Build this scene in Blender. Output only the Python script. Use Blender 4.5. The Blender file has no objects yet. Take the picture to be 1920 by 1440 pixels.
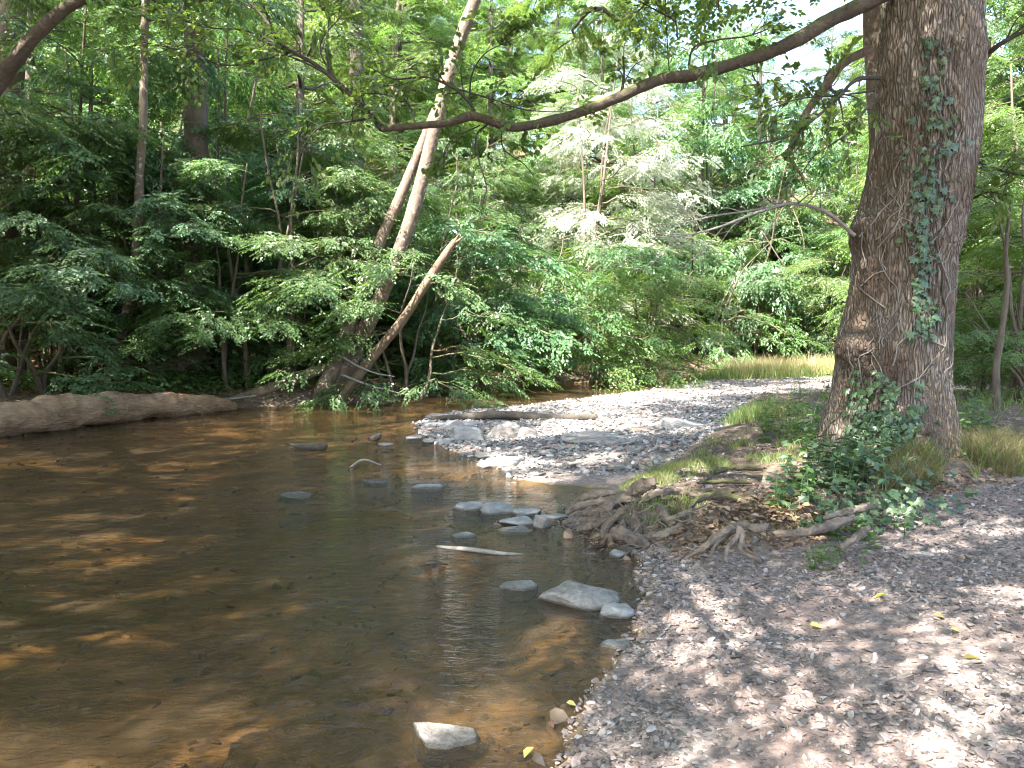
import bpy, bmesh, math
import numpy as np
from mathutils import Vector, Matrix

# ------------------------------------------------------------------ camera, sky, sun, exposure
S = bpy.context.scene
COL = S.collection
HC, F, PITCH = 1.6, 1440.0, math.atan(100 / 1440)
cam = bpy.data.cameras.new('camera'); cam.lens = 27.0; cam.sensor_width = 36.0
cam.clip_start = 0.05; cam.clip_end = 600
cam_o = bpy.data.objects.new('camera', cam); COL.objects.link(cam_o)
cam_o.location = (0, 0, HC); cam_o.rotation_euler = (math.pi / 2 - PITCH, 0, 0)
S.camera = cam_o

SUN_EL = math.radians(53)
SUN_DIR = Vector((-0.62, -0.78, 0)).normalized()          # horizontal direction towards the sun
to_sun = Vector((SUN_DIR.x * math.cos(SUN_EL), SUN_DIR.y * math.cos(SUN_EL), math.sin(SUN_EL)))
W = bpy.data.worlds.new('World'); S.world = W; W.use_nodes = True
wn = W.node_tree.nodes; wl = W.node_tree.links; wn.clear()
sky = wn.new('ShaderNodeTexSky'); sky.sky_type = 'NISHITA'; sky.sun_disc = False
sky.sun_elevation = SUN_EL; sky.sun_rotation = math.atan2(SUN_DIR.x, SUN_DIR.y)
sky.air_density = 1.0; sky.dust_density = 2.0; sky.ozone_density = 1.0
bg = wn.new('ShaderNodeBackground'); bg.inputs[1].default_value = 0.15
wo = wn.new('ShaderNodeOutputWorld'); wl.new(sky.outputs[0], bg.inputs[0]); wl.new(bg.outputs[0], wo.inputs[0])
sun = bpy.data.lights.new('sun', 'SUN'); sun.energy = 5.0; sun.angle = math.radians(0.53); sun.color = (1.0, 0.95, 0.86)
sun_o = bpy.data.objects.new('sun', sun); COL.objects.link(sun_o)
sun_o.rotation_euler = to_sun.to_track_quat('Z', 'Y').to_euler(); sun_o.location = (-20, -6, 40)
S.view_settings.view_transform = 'Standard'; S.view_settings.look = 'None'
S.view_settings.exposure = 2.92; S.view_settings.gamma = 1.0
cy = S.cycles
cy.max_bounces = 4; cy.diffuse_bounces = 3; cy.glossy_bounces = 2; cy.transmission_bounces = 4; cy.transparent_max_bounces = 6; cy.use_adaptive_sampling = True; cy.adaptive_threshold = .025; cy.filter_width = 1.05
cy.use_denoising = True; cy.caustics_reflective = False; cy.caustics_refractive = False
cy.sample_clamp_indirect = 6.0
try: cy.denoising_input_passes = 'RGB_ALBEDO_NORMAL'; cy.denoising_prefilter = 'ACCURATE'
except Exception: pass

# ------------------------------------------------------------------ helpers
def ray(px, py):
    dx, dy = (px - 960) / F, (720 - py) / F
    c, s = math.cos(PITCH), math.sin(PITCH)
    return np.array([dx, c + dy * s, -s + dy * c])
def G(px, py, z=0.0):
    d = ray(px, py); t = (z - HC) / d[2]
    return np.array([d[0] * t, d[1] * t, z])
def D(px, py, Y):
    d = ray(px, py); t = Y / d[1]
    return np.array([d[0] * t, Y, HC + d[2] * t])

def _h(ix, iy, iz, seed):
    n = (ix.astype(np.uint32) * np.uint32(374761393) + iy.astype(np.uint32) * np.uint32(668265263)
         + iz.astype(np.uint32) * np.uint32(2147483647) + np.uint32(seed * 974711 % 2**32))
    n = (n ^ (n >> np.uint32(13))) * np.uint32(1274126177)
    n = (n ^ (n >> np.uint32(16))) * np.uint32(2246822519)
    n = n ^ (n >> np.uint32(15))
    return n.astype(np.float64) / 2147483648.0 - 1.0
def vn(p, seed=0):
    p = np.asarray(p, float); i = np.floor(p).astype(np.int64); f = p - i; f = f * f * (3 - 2 * f)
    r = 0
    for a in (0, 1):
        for b in (0, 1):
            for c in (0, 1):
                w = (f[:, 0] if a else 1 - f[:, 0]) * (f[:, 1] if b else 1 - f[:, 1]) * (f[:, 2] if c else 1 - f[:, 2])
                r = r + w * _h(i[:, 0] + a, i[:, 1] + b, i[:, 2] + c, seed)
    return r
def fbm(p, o=4, seed=0):
    p = np.asarray(p, float); r = 0; a = 1; s = 0
    for k in range(o):
        r = r + a * vn(p * 2 ** k + 17.3 * k, seed + k); s += a; a *= .5
    return r / s
def sstep(a, b, x):
    t = np.clip((x - a) / (b - a), 0, 1); return t * t * (3 - 2 * t)
def nrm(v):
    return v / np.maximum(np.linalg.norm(v, axis=-1, keepdims=True), 1e-9)

class MB:
    def __init__(s): s.v = []; s.f = {3: [], 4: []}; s.r = []; s.n = 0
    def add(s, v, f, r=0.5):
        v = np.asarray(v, float).reshape(-1, 3)
        fs = f if isinstance(f, (list, tuple)) else [f]
        for q in fs:
            q = np.asarray(q)
            if len(q): s.f[q.shape[1]].append(q + s.n)
        s.v.append(v); s.r.append(np.broadcast_to(np.asarray(r, float), (len(v),))); s.n += len(v)
        return s
    def mesh(s, name, mat=None, smooth=True, color=None):
        me = bpy.data.meshes.new(name)
        v = np.concatenate(s.v); me.vertices.add(len(v)); me.vertices.foreach_set('co', v.astype(np.float32).ravel())
        lp, tot = [], []
        for k in (3, 4):
            if s.f[k]:
                a = np.concatenate(s.f[k]); lp.append(a.ravel()); tot.append(np.full(len(a), k))
        lp = np.concatenate(lp).astype(np.int32); tot = np.concatenate(tot).astype(np.int32)
        me.loops.add(len(lp)); me.loops.foreach_set('vertex_index', lp)
        me.polygons.add(len(tot)); me.polygons.foreach_set('loop_start', (np.cumsum(tot) - tot).astype(np.int32))
        me.polygons.foreach_set('loop_total', tot)
        me.polygons.foreach_set('use_smooth', np.full(len(tot), smooth))
        at = me.attributes.new('rnd', 'FLOAT', 'POINT'); at.data.foreach_set('value', np.concatenate(s.r).astype(np.float32))
        if color is not None:
            at = me.attributes.new('zone', 'FLOAT_COLOR', 'POINT'); at.data.foreach_set('color', color.astype(np.float32).ravel())
        me.update(calc_edges=True); me.validate()
        if mat: me.materials.append(M[mat])
        return me

def ob(name, me, parent=None, loc=None, rot=None, scl=None):
    o = bpy.data.objects.new(name, me); COL.objects.link(o)
    if parent is not None:
        o.parent = parent
        if name in ('branches', 'crown', 'twigs', 'foliage', 'creeper_stems', 'leaves'): o['kind'] = 'stuff'
    if loc is not None: o.location = loc
    if rot is not None: o.rotation_euler = rot
    if scl is not None: o.scale = scl if hasattr(scl, '__len__') else (scl,) * 3
    return o
def tag(o, label=None, cat=None, group=None, kind=None):
    if label: o['label'] = label
    if cat: o['category'] = cat
    if group: o['group'] = group
    if kind: o['kind'] = kind
    return o
def thing(name, label, cat, loc=(0, 0, 0), rz=0, group=None, scl=None):
    return tag(ob(name, None, None, loc, (0, 0, rz), scl), label, cat, group)

def spline(pts, n):
    p = np.asarray(pts, float)
    if len(p) == 2: p = np.array([p[0], (p[0] + p[1]) / 2, p[1]])
    k = len(p); q = np.vstack([2 * p[0] - p[1], p, 2 * p[-1] - p[-2]])
    u = np.linspace(0, k - 1 - 1e-6, n); i = u.astype(int); t = (u - i)[:, None]
    a, b, c, d = q[i], q[i + 1], q[i + 2], q[i + 3]
    return .5 * (2 * b + (c - a) * t + (2 * a - 5 * b + 4 * c - d) * t ** 2 + (3 * b - a - 3 * c + d) * t ** 3)

def tube(mb, pts, rad, sides=8, n=None, amp=0.0, freq=6.0, seed=0, caps=True, r=None, sq=1.0, ridge=0.0):
    pts = np.asarray(pts, float); rad = np.asarray(rad, float)
    if n is None: n = len(pts)
    P = spline(pts, n); R = np.interp(np.linspace(0, 1, n), np.linspace(0, 1, len(np.atleast_1d(rad))), np.atleast_1d(rad))
    T = nrm(np.gradient(P, axis=0)); a = np.array([0, 0, 1.]) if abs(T[0][2]) < .9 else np.array([1., 0, 0])
    N = np.zeros_like(P); c = nrm(np.cross(np.cross(T[0], a), T[0])); N[0] = c
    for i in range(1, n):
        c = c - T[i] * c.dot(T[i]); c = c / max(np.linalg.norm(c), 1e-9); N[i] = c
    B = np.cross(T, N); th = np.arange(sides) * 2 * math.pi / sides
    dr = N[:, None] * np.cos(th)[None, :, None] + B[:, None] * np.sin(th)[None, :, None] * sq
    V = P[:, None] + dr * R[:, None, None]
    if amp:
        nz = fbm(V.reshape(-1, 3) * freq, 3, seed).reshape(n, sides, 1)
        V = P[:, None] + dr * (R[:, None, None] * (1 + amp * nz))
    if ridge:
        uu = np.linspace(0, 1, n)[:, None]; ph = th[None] + 2.2 * uu + seed
        g = .5 * np.sin(5 * ph + 3 * np.sin(7 * uu + seed)) + .35 * np.sin(9 * ph + 5 * uu) + .3 * np.sin(3 * ph)
        V = P[:, None] + (V - P[:, None]) * (1 + ridge * g[..., None])
    j = np.arange(sides); i = np.arange(n - 1)[:, None] * sides
    q = np.stack([i + j, i + (j + 1) % sides, i + sides + (j + 1) % sides, i + sides + j], -1).reshape(-1, 4)
    vv = V.reshape(-1, 3); fs = [q]
    if caps:
        vv = np.vstack([vv, P[0] - T[0] * R[0] * .15, P[-1] + T[-1] * R[-1] * .15]); m = n * sides
        fs.append(np.vstack([np.stack([np.full(sides, m), (j + 1) % sides, j], -1),
                             np.stack([np.full(sides, m + 1), (n - 1) * sides + j, (n - 1) * sides + (j + 1) % sides], -1)]))
    mb.add(vv, fs, .5 if r is None else r)
    return P

def leaves(mb, pos, d, up, ln, wd=.55, kind=0, fold=.18, rnd=None, rng=None):
    """vectorised leaves: pos, direction, normal (N,3); ln (N,)"""
    pos = np.asarray(pos); n = len(pos)
    d = nrm(d); s = nrm(np.cross(d, up)); u = np.cross(s, d); ln = np.broadcast_to(ln, (n,))[:, None]; w = ln * wd * .5
    if rnd is None: rnd = rng.random(n)
    b = np.arange(n)[:, None]
    if kind == 0:
        V = np.stack([pos, pos + d * ln * .45 + s * w + u * w * fold * 2, pos + d * ln - u * ln * .08, pos + d * ln * .45 - s * w + u * w * fold * 2], 1)
        f = np.concatenate([np.hstack([b * 4, b * 4 + 1, b * 4 + 2]), np.hstack([b * 4, b * 4 + 2, b * 4 + 3])])
        k = 4
    elif kind == 1:
        def P(t, x, z): return pos + d * ln * t + s * w * x + u * w * z
        V = np.stack([pos, P(.25, .8, .3), P(.62, .85, .25), P(1, 0, -.35), P(.62, -.85, .25), P(.25, -.8, .3)], 1)
        f = np.concatenate([np.hstack([b * 6, b * 6 + 1, b * 6 + 2, b * 6 + 3]), np.hstack([b * 6, b * 6 + 3, b * 6 + 4, b * 6 + 5])])
        k = 6
    mb.add(V.reshape(-1, 3), f, np.repeat(rnd, k))

def rotz(v, a):
    c, s = np.cos(a), np.sin(a)
    return np.stack([v[..., 0] * c - v[..., 1] * s, v[..., 0] * s + v[..., 1] * c, v[..., 2]], -1)

def sprays(mb, rng, base, dr, L, m=16, leaf=.075, droop=.18, tilt=.3, kind=0, wd=.55, rmix=.5):
    """flat leafy sprays: base (N,3), direction (N,3), length (N,)"""
    N = len(base); t = (np.arange(m) + .6) / m
    t = t[None] + rng.normal(0, .03, (N, m)); L = np.broadcast_to(L, (N,))[:, None, None]
    dr = nrm(dr); p = base[:, None] + dr[:, None] * L * t[..., None]; p[..., 2] -= (droop * t ** 2) * L[..., 0]
    sgn = np.where(np.arange(m) % 2 == 0, 1, -1)[None] * np.ones((N, 1))
    ang = sgn * rng.uniform(.5, 1.15, (N, m)); ang[:, -1] *= .2
    ld = rotz(np.repeat(dr[:, None], m, 1), ang); ld[..., 2] -= rng.uniform(0, .45, (N, m))
    off = rotz(np.repeat(dr[:, None], m, 1), sgn * 1.4) * (rng.uniform(0, .22, (N, m)) * (1.1 - t))[..., None] * L
    p = p + off
    nt = rng.normal(0, .16, (N, 1, 3)); hd = dr * [1, 1, 0]; up = np.array([0, 0, 1.]) + .55 * hd[:, None] + nt + rng.normal(0, tilt, (N, m, 3))
    rs = np.clip(rng.random((N, 1)) * rmix + rng.random((N, m)) * (1 - rmix), 0, 1)
    leaves(mb, p.reshape(-1, 3), ld.reshape(-1, 3), up.reshape(-1, 3), leaf * rng.uniform(.7, 1.2, N * m), wd, kind, rnd=rs.ravel())

def gn_scatter(name, pos, rot, scl, idx, protos, kind_label):
    """one 'stuff' object: instances of protos on points"""
    me = bpy.data.meshes.new(name); n = len(pos); me.vertices.add(n)
    me.vertices.foreach_set('co', np.asarray(pos, np.float32).ravel())
    for nm, tp, dt, fld in (('rot', 'FLOAT_VECTOR', rot, 'vector'), ('scl', 'FLOAT_VECTOR', scl, 'vector')):
        a = me.attributes.new(nm, tp, 'POINT'); a.data.foreach_set(fld, np.asarray(dt, np.float32).ravel())
    a = me.attributes.new('idx', 'INT', 'POINT'); a.data.foreach_set('value', np.asarray(idx, np.int32))
    c = bpy.data.collections.new(name + '_kinds')
    for k, pm in enumerate(protos):
        if isinstance(pm, bpy.types.Mesh): c.objects.link(bpy.data.objects.new('%s_piece_%02d' % (name, k), pm))
        else: c.objects.link(pm)
    ng = bpy.data.node_groups.new(name, 'GeometryNodeTree')
    ng.interface.new_socket('Geometry', in_out='INPUT', socket_type='NodeSocketGeometry')
    ng.interface.new_socket('Geometry', in_out='OUTPUT', socket_type='NodeSocketGeometry')
    nd, lk = ng.nodes, ng.links
    gi, go = nd.new('NodeGroupInput'), nd.new('NodeGroupOutput')
    ci = nd.new('GeometryNodeCollectionInfo'); ci.inputs['Collection'].default_value = c
    ci.inputs['Separate Children'].default_value = True; ci.inputs['Reset Children'].default_value = True
    ip = nd.new('GeometryNodeInstanceOnPoints'); ip.inputs['Pick Instance'].default_value = True
    def na(nm, t):
        x = nd.new('GeometryNodeInputNamedAttribute'); x.data_type = t; x.inputs['Name'].default_value = nm; return x.outputs['Attribute']
    er = nd.new('FunctionNodeEulerToRotation')
    lk.new(gi.outputs[0], ip.inputs['Points']); lk.new(ci.outputs[0], ip.inputs['Instance'])
    lk.new(na('idx', 'INT'), ip.inputs['Instance Index']); lk.new(na('rot', 'FLOAT_VECTOR'), er.inputs[0]); lk.new(er.outputs[0], ip.inputs['Rotation'])
    lk.new(na('scl', 'FLOAT_VECTOR'), ip.inputs['Scale']); lk.new(ip.outputs[0], go.inputs[0])
    o = ob(name, me); md = o.modifiers.new('scatter', 'NODES'); md.node_group = ng
    return tag(o, kind_label[0], kind_label[1], kind='stuff')

# ------------------------------------------------------------------ materials
M = {}
def newmat(name):
    m = bpy.data.materials.new(name); m.use_nodes = True; m.node_tree.nodes.clear(); M[name] = m
    nd, lk = m.node_tree.nodes, m.node_tree.links
    out = nd.new('ShaderNodeOutputMaterial')
    return m, nd, lk, out
def node(nd, t, **kw):
    n = nd.new(t)
    for k, v in kw.items():
        if k.startswith('i_'): n.inputs[k[2:].replace('_', ' ')].default_value = v
        else: setattr(n, k, v)
    return n
def noise(nd, lk, vec, scale, detail=4, rough=.55, dist=0):
    n = node(nd, 'ShaderNodeTexNoise', i_Scale=scale, i_Detail=detail, i_Roughness=rough, i_Distortion=dist); lk.new(vec, n.inputs['Vector']); return n.outputs['Fac']
def ramp(nd, lk, fac, stops):
    r = nd.new('ShaderNodeValToRGB'); e = r.color_ramp.elements
    while len(e) < len(stops): e.new(.5)
    for k, (p, c) in enumerate(stops): e[k].position = p; e[k].color = (*c, 1)
    lk.new(fac, r.inputs[0]); return r.outputs[0]
def mapping(nd, lk, scale, src='Object'):
    tc = nd.new('ShaderNodeTexCoord'); mp = node(nd, 'ShaderNodeMapping'); mp.inputs['Scale'].default_value = scale
    lk.new(tc.outputs[src], mp.inputs[0]); return mp.outputs[0]
def mix(nd, lk, fac, a, b, mode='MIX'):
    m = nd.new('ShaderNodeMix'); m.data_type = 'RGBA'; m.blend_type = mode
    for s, v in ((m.inputs[0], fac), (m.inputs[6], a), (m.inputs[7], b)):
        if isinstance(v, (int, float)): s.default_value = v
        elif isinstance(v, tuple): s.default_value = (*v, 1)
        else: lk.new(v, s)
    return m.outputs[2]
def bump(nd, lk, h, strength=.5, dist=.02, nrmal=None):
    b = node(nd, 'ShaderNodeBump', i_Strength=strength, i_Distance=dist); lk.new(h, b.inputs['Height'])
    if nrmal is not None: lk.new(nrmal, b.inputs['Normal'])
    return b.outputs[0]
def prin(nd, lk, out, col, rough=.7, nr=None, spec=.3):
    p = nd.new('ShaderNodeBsdfPrincipled')
    for s, v in ((p.inputs['Base Color'], col), (p.inputs['Roughness'], rough)):
        if isinstance(v, (int, float)): s.default_value = v
        elif isinstance(v, tuple): s.default_value = (*v, 1)
        else: lk.new(v, s)
    p.inputs['Specular IOR Level'].default_value = spec
    if nr is not None: lk.new(nr, p.inputs['Normal'])
    if out is not None: lk.new(p.outputs[0], out.inputs[0])
    return p.outputs[0]
def math_(nd, lk, op, a, b=0.0):
    m = nd.new('ShaderNodeMath'); m.operation = op
    for s, v in ((m.inputs[0], a), (m.inputs[1], b)):
        if isinstance(v, (int, float)): s.default_value = v
        else: lk.new(v, s)
    return m.outputs[0]

def leafmat(name, c1, c2, c3, trans=.42, rough=.36, spec=.6, tint=(2.0, 1.95, .9)):
    m, nd, lk, out = newmat(name)
    a = node(nd, 'ShaderNodeAttribute', attribute_name='rnd')
    oi = nd.new('ShaderNodeObjectInfo')
    col = ramp(nd, lk, a.outputs['Fac'], [(0, c1), (.55, c2), (1, c3)])
    hs = nd.new('ShaderNodeHueSaturation'); hs.inputs['Saturation'].default_value = .86; lk.new(col, hs.inputs['Color'])
    lk.new(math_(nd, lk, 'ADD', math_(nd, lk, 'MULTIPLY', oi.outputs['Random'], .03), .485), hs.inputs['Hue'])
    lk.new(math_(nd, lk, 'ADD', math_(nd, lk, 'MULTIPLY', oi.outputs['Random'], .4), .8), hs.inputs['Value'])
    col = hs.outputs[0]
    p = prin(nd, lk, None, col, rough, None, spec)
    t = nd.new('ShaderNodeBsdfTranslucent')
    lk.new(mix(nd, lk, 1.0, col, tint, 'MULTIPLY'), t.inputs[0])
    ms = nd.new('ShaderNodeMixShader'); ms.inputs[0].default_value = trans
    lk.new(p, ms.inputs[1]); lk.new(t.outputs[0], ms.inputs[2]); lk.new(ms.outputs[0], out.inputs[0])
leafmat('leaf_hazel', (.04, .095, .024), (.07, .145, .036), (.11, .19, .05))
leafmat('leaf_beech', (.06, .12, .022), (.10, .18, .034), (.15, .24, .05), trans=.5)
leafmat('leaf_maple', (.04, .10, .04), (.06, .14, .052), (.10, .185, .065), rough=.42)
leafmat('leaf_alder', (.05, .115, .02), (.09, .17, .03), (.15, .22, .04), trans=.48)
leafmat('leaf_painted_sun', (.20, .26, .14), (.38, .42, .32), (.50, .53, .45), trans=.4, rough=.4, tint=(1.6, 1.65, 1.35))  # white glare of full sun put into the leaf colour of two crowns
leafmat('leaf_ivy', (.022, .055, .018), (.036, .08, .024), (.065, .12, .036), trans=.15, rough=.4)
leafmat('leaf_herb', (.045, .11, .022), (.08, .17, .035), (.14, .23, .05), trans=.4)
leafmat('grass_green', (.07, .13, .025), (.13, .19, .045), (.26, .25, .09), trans=.35, rough=.6, spec=.25)
leafmat('grass_dry', (.095, .09, .038), (.18, .15, .072), (.28, .235, .125), trans=.3, rough=.7, spec=.2)
leafmat('grass_painted_sun', (.24, .25, .10), (.38, .34, .17), (.52, .45, .26), trans=.35, rough=.7, spec=.2)  # sunlight put into the blade colour; the patch itself stands in shade
leafmat('leaf_dead', (.10, .055, .032), (.19, .11, .065), (.33, .21, .13), trans=.15, rough=.75, spec=.15)
leafmat('leaf_yellow', (.42, .36, .05), (.5, .42, .07), (.55, .46, .10), trans=.3, rough=.6)

def barkmat(name, ca, cb, cc, patch=None, zs=.22, sc=26, moss=None, bd=.03):
    m, nd, lk, out = newmat(name)
    v = mapping(nd, lk, (1, 1, zs)); v1 = mapping(nd, lk, (1, 1, 1))
    n1 = noise(nd, lk, v, sc, 6, .65, .3); n2 = noise(nd, lk, v1, 3.0, 4, .6)
    col = ramp(nd, lk, n1, [(.25, ca), (.5, cb), (.75, cc)])
    col = mix(nd, lk, .5, col, ramp(nd, lk, n2, [(.3, ca), (.7, cc)]))
    if patch:
        n3 = noise(nd, lk, v1, 9, 5, .6, .8); r = ramp(nd, lk, n3, [(.56, (0, 0, 0)), (.64, (1, 1, 1))])
        col = mix(nd, lk, r, col, patch)
    if moss:
        g = nd.new('ShaderNodeNewGeometry'); sx = nd.new('ShaderNodeSeparateXYZ'); lk.new(g.outputs['Normal'], sx.inputs[0])
        n4 = noise(nd, lk, v1, 7, 4); q = math_(nd, lk, 'MULTIPLY', math_(nd, lk, 'ADD', sx.outputs[2], .1), n4)
        col = mix(nd, lk, ramp(nd, lk, q, [(.22, (0, 0, 0)), (.42, (1, 1, 1))]), col, moss)
    prin(nd, lk, out, col, .85, bump(nd, lk, n1, .9, bd), .2)
barkmat('bark_dark', (.055, .042, .032), (.11, .088, .066), (.17, .14, .105), moss=(.07, .085, .025))
barkmat('bark_limb', (.045, .035, .026), (.085, .068, .05), (.14, .115, .088), moss=(.085, .095, .028), zs=1)
barkmat('bark_pale', (.075, .052, .038), (.15, .112, .086), (.22, .175, .142), patch=(.33, .295, .255), zs=.5, sc=18)
barkmat('bark_snag', (.07, .045, .032), (.145, .102, .072), (.24, .18, .13), zs=.3, sc=24)
barkmat('bark_log', (.10, .052, .032), (.26, .155, .095), (.44, .30, .20), zs=3.5, sc=8, bd=.08)
barkmat('bark_twig', (.035, .03, .025), (.065, .055, .045), (.10, .085, .07), zs=1, sc=20)
barkmat('bark_grey_twig', (.16, .14, .12), (.24, .215, .19), (.33, .3, .27), zs=1, sc=20)
barkmat('bark_root', (.045, .032, .024), (.16, .12, .092), (.33, .265, .21), zs=1, sc=22, bd=.03)

def oakmat():
    m, nd, lk, out = newmat('bark_oak')
    v = mapping(nd, lk, (1, 1, .2)); v1 = mapping(nd, lk, (1, 1, 1))
    wob = node(nd, 'ShaderNodeTexNoise', i_Scale=9.0, i_Detail=3.0); lk.new(v, wob.inputs['Vector'])
    vv = nd.new('ShaderNodeVectorMath'); vv.operation = 'MULTIPLY_ADD'; lk.new(wob.outputs['Color'], vv.inputs[0]); vv.inputs[1].default_value = (.06, .06, .06); lk.new(v, vv.inputs[2])
    vo = node(nd, 'ShaderNodeTexVoronoi', feature='DISTANCE_TO_EDGE', i_Scale=34.0); lk.new(vv.outputs[0], vo.inputs['Vector'])
    ed = ramp(nd, lk, vo.outputs['Distance'], [(0, (0, 0, 0)), (.16, (.7, .7, .7)), (.4, (1, 1, 1))])
    n1 = noise(nd, lk, v, 45, 5, .65); n2 = noise(nd, lk, v1, 2.2, 4, .6); n3 = noise(nd, lk, v1, 5.5, 4, .6, .5)
    plate = ramp(nd, lk, n1, [(.3, (.145, .12, .098)), (.5, (.245, .21, .178)), (.72, (.35, .312, .27))])
    plate = mix(nd, lk, ramp(nd, lk, n2, [(.42, (0, 0, 0)), (.62, (1, 1, 1))]), plate, (.155, .112, .08))
    plate = mix(nd, lk, math_(nd, lk, 'MULTIPLY', ramp(nd, lk, n3, [(.55, (0, 0, 0)), (.7, (1, 1, 1))]), .45), plate, (.23, .21, .16))
    a = node(nd, 'ShaderNodeAttribute', attribute_name='rnd')
    plate = mix(nd, lk, a.outputs['Fac'], plate, (.105, .068, .05))
    col = mix(nd, lk, ed, (.125, .096, .075), plate)
    h = math_(nd, lk, 'ADD', math_(nd, lk, 'MULTIPLY', ed, .8), math_(nd, lk, 'MULTIPLY', n1, .4))
    prin(nd, lk, out, col, .9, bump(nd, lk, h, 1.0, .03), .15)
oakmat()

def stonemat(name, ca, cb, cc, dark=(.085, .075, .062), rough=.75):
    m, nd, lk, out = newmat(name)
    v = mapping(nd, lk, (1, 1, 2.2)); oi = nd.new('ShaderNodeObjectInfo')
    ad = nd.new('ShaderNodeVectorMath'); ad.operation = 'ADD'; lk.new(v, ad.inputs[0])
    lk.new(math_(nd, lk, 'MULTIPLY', oi.outputs['Random'], 37.0), ad.inputs[1]); v = ad.outputs[0]
    n1 = noise(nd, lk, v, 7, 6, .65, .4); n2 = noise(nd, lk, v, 45, 4, .6)
    col = ramp(nd, lk, n1, [(.36, ca), (.5, cb), (.62, cc)])
    col = mix(nd, lk, .35, col, ramp(nd, lk, n2, [(.3, ca), (.7, cc)]))
    g = nd.new('ShaderNodeNewGeometry'); sx = nd.new('ShaderNodeSeparateXYZ'); lk.new(g.outputs['Position'], sx.inputs[0])
    wet = nd.new('ShaderNodeMapRange'); wet.inputs[1].default_value = .02; wet.inputs[2].default_value = .034; lk.new(math_(nd, lk, 'ADD', sx.outputs[2], math_(nd, lk, 'MULTIPLY', n1, .02)), wet.inputs[0])
    col = mix(nd, lk, wet.outputs[0], dark, col)      # wet waterline band
    h = math_(nd, lk, 'ADD', n1, math_(nd, lk, 'MULTIPLY', n2, .35))
    prin(nd, lk, out, col, math_(nd, lk, 'ADD', math_(nd, lk, 'MULTIPLY', wet.outputs[0], rough - .25), .25), bump(nd, lk, h, .9, .035), .4)
stonemat('stone_pale', (.105, .088, .076), (.215, .19, .17), (.34, .315, .295))
stonemat('stone_grey', (.13, .128, .126), (.215, .21, .205), (.32, .312, .305))
stonemat('stone_sunken', (.10, .075, .045), (.15, .11, .065), (.22, .155, .09), (.15, .11, .065))
stonemat('stone_brown', (.11, .08, .06), (.18, .14, .11), (.26, .21, .17))

def pebblemat(name, stops, rough=.7):
    m, nd, lk, out = newmat(name)
    oi = nd.new('ShaderNodeObjectInfo'); v = mapping(nd, lk, (1, 1, 1))
    col = ramp(nd, lk, oi.outputs['Random'], stops)
    n = noise(nd, lk, v, 2.5, 3)
    col = mix(nd, lk, .35, col, ramp(nd, lk, n, [(.3, (.25, .22, .2)), (.7, (1, 1, 1))]), 'MULTIPLY')
    prin(nd, lk, out, col, rough, None, .35)
pebblemat('pebble', [(0, (.085, .072, .068)), (.25, (.155, .128, .12)), (.5, (.22, .18, .167)), (.7, (.27, .205, .185)), (.88, (.30, .262, .245)), (1, (.40, .365, .345))])
pebblemat('pebble_bar', [(0, (.08, .077, .075)), (.3, (.15, .143, .14)), (.6, (.22, .208, .2)), (.85, (.30, .288, .28)), (1, (.42, .41, .4))], .32)
pebblemat('pebble_wet', [(0, (.045, .038, .034)), (.5, (.10, .078, .06)), (.8, (.15, .10, .065)), (1, (.22, .18, .14))], .35)

def groundmat():
    m, nd, lk, out = newmat('ground')
    v = mapping(nd, lk, (1, 1, 1)); at = node(nd, 'ShaderNodeAttribute', attribute_name='zone')
    sp = nd.new('ShaderNodeSeparateColor'); lk.new(at.outputs['Color'], sp.inputs[0])
    n1 = noise(nd, lk, v, 1.3, 5, .6); n2 = noise(nd, lk, v, 14, 5, .65); n3 = noise(nd, lk, v, 70, 4, .6)
    vo = node(nd, 'ShaderNodeTexVoronoi', i_Scale=42.0); lk.new(v, vo.inputs['Vector'])
    vs = nd.new('ShaderNodeSeparateColor'); lk.new(vo.outputs['Color'], vs.inputs[0])
    grav = ramp(nd, lk, vs.outputs[0], [(0, (.10, .085, .078)), (.5, (.19, .16, .145)), (1, (.29, .25, .23))])
    dust = ramp(nd, lk, n2, [(.3, (.185, .128, .108)), (.7, (.30, .208, .178))])
    grav = mix(nd, lk, ramp(nd, lk, n1, [(.42, (0, 0, 0)), (.62, (.8, .8, .8))]), grav, dust)
    soil = ramp(nd, lk, n2, [(.3, (.055, .04, .03)), (.5, (.105, .078, .058)), (.75, (.20, .155, .12))])
    vo2 = node(nd, 'ShaderNodeTexVoronoi', i_Scale=16.0); lk.new(v, vo2.inputs['Vector'])
    vs2 = nd.new('ShaderNodeSeparateColor'); lk.new(vo2.outputs['Color'], vs2.inputs[0])
    litter = ramp(nd, lk, vs2.outputs[0], [(0, (.07, .04, .025)), (.4, (.15, .08, .045)), (.75, (.24, .14, .085)), (1, (.34, .23, .15))])
    bed = ramp(nd, lk, n1, [(.3, (.095, .072, .042)), (.5, (.16, .115, .066)), (.7, (.24, .158, .09))])
    bed = mix(nd, lk, .45, bed, ramp(nd, lk, n2, [(.35, (.07, .062, .038)), (.65, (.22, .155, .09))]))
    col = mix(nd, lk, sp.outputs[0], soil, grav); col = mix(nd, lk, sp.outputs[1], col, litter); col = mix(nd, lk, sp.outputs[2], col, bed)
    h = math_(nd, lk, 'ADD', math_(nd, lk, 'MULTIPLY', n2, 1.0), math_(nd, lk, 'MULTIPLY', n3, .5))
    h = math_(nd, lk, 'ADD', h, math_(nd, lk, 'MULTIPLY', vs2.outputs[1], .4))
    prin(nd, lk, out, col, .9, bump(nd, lk, h, .6, .03), .15)
groundmat()

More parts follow.
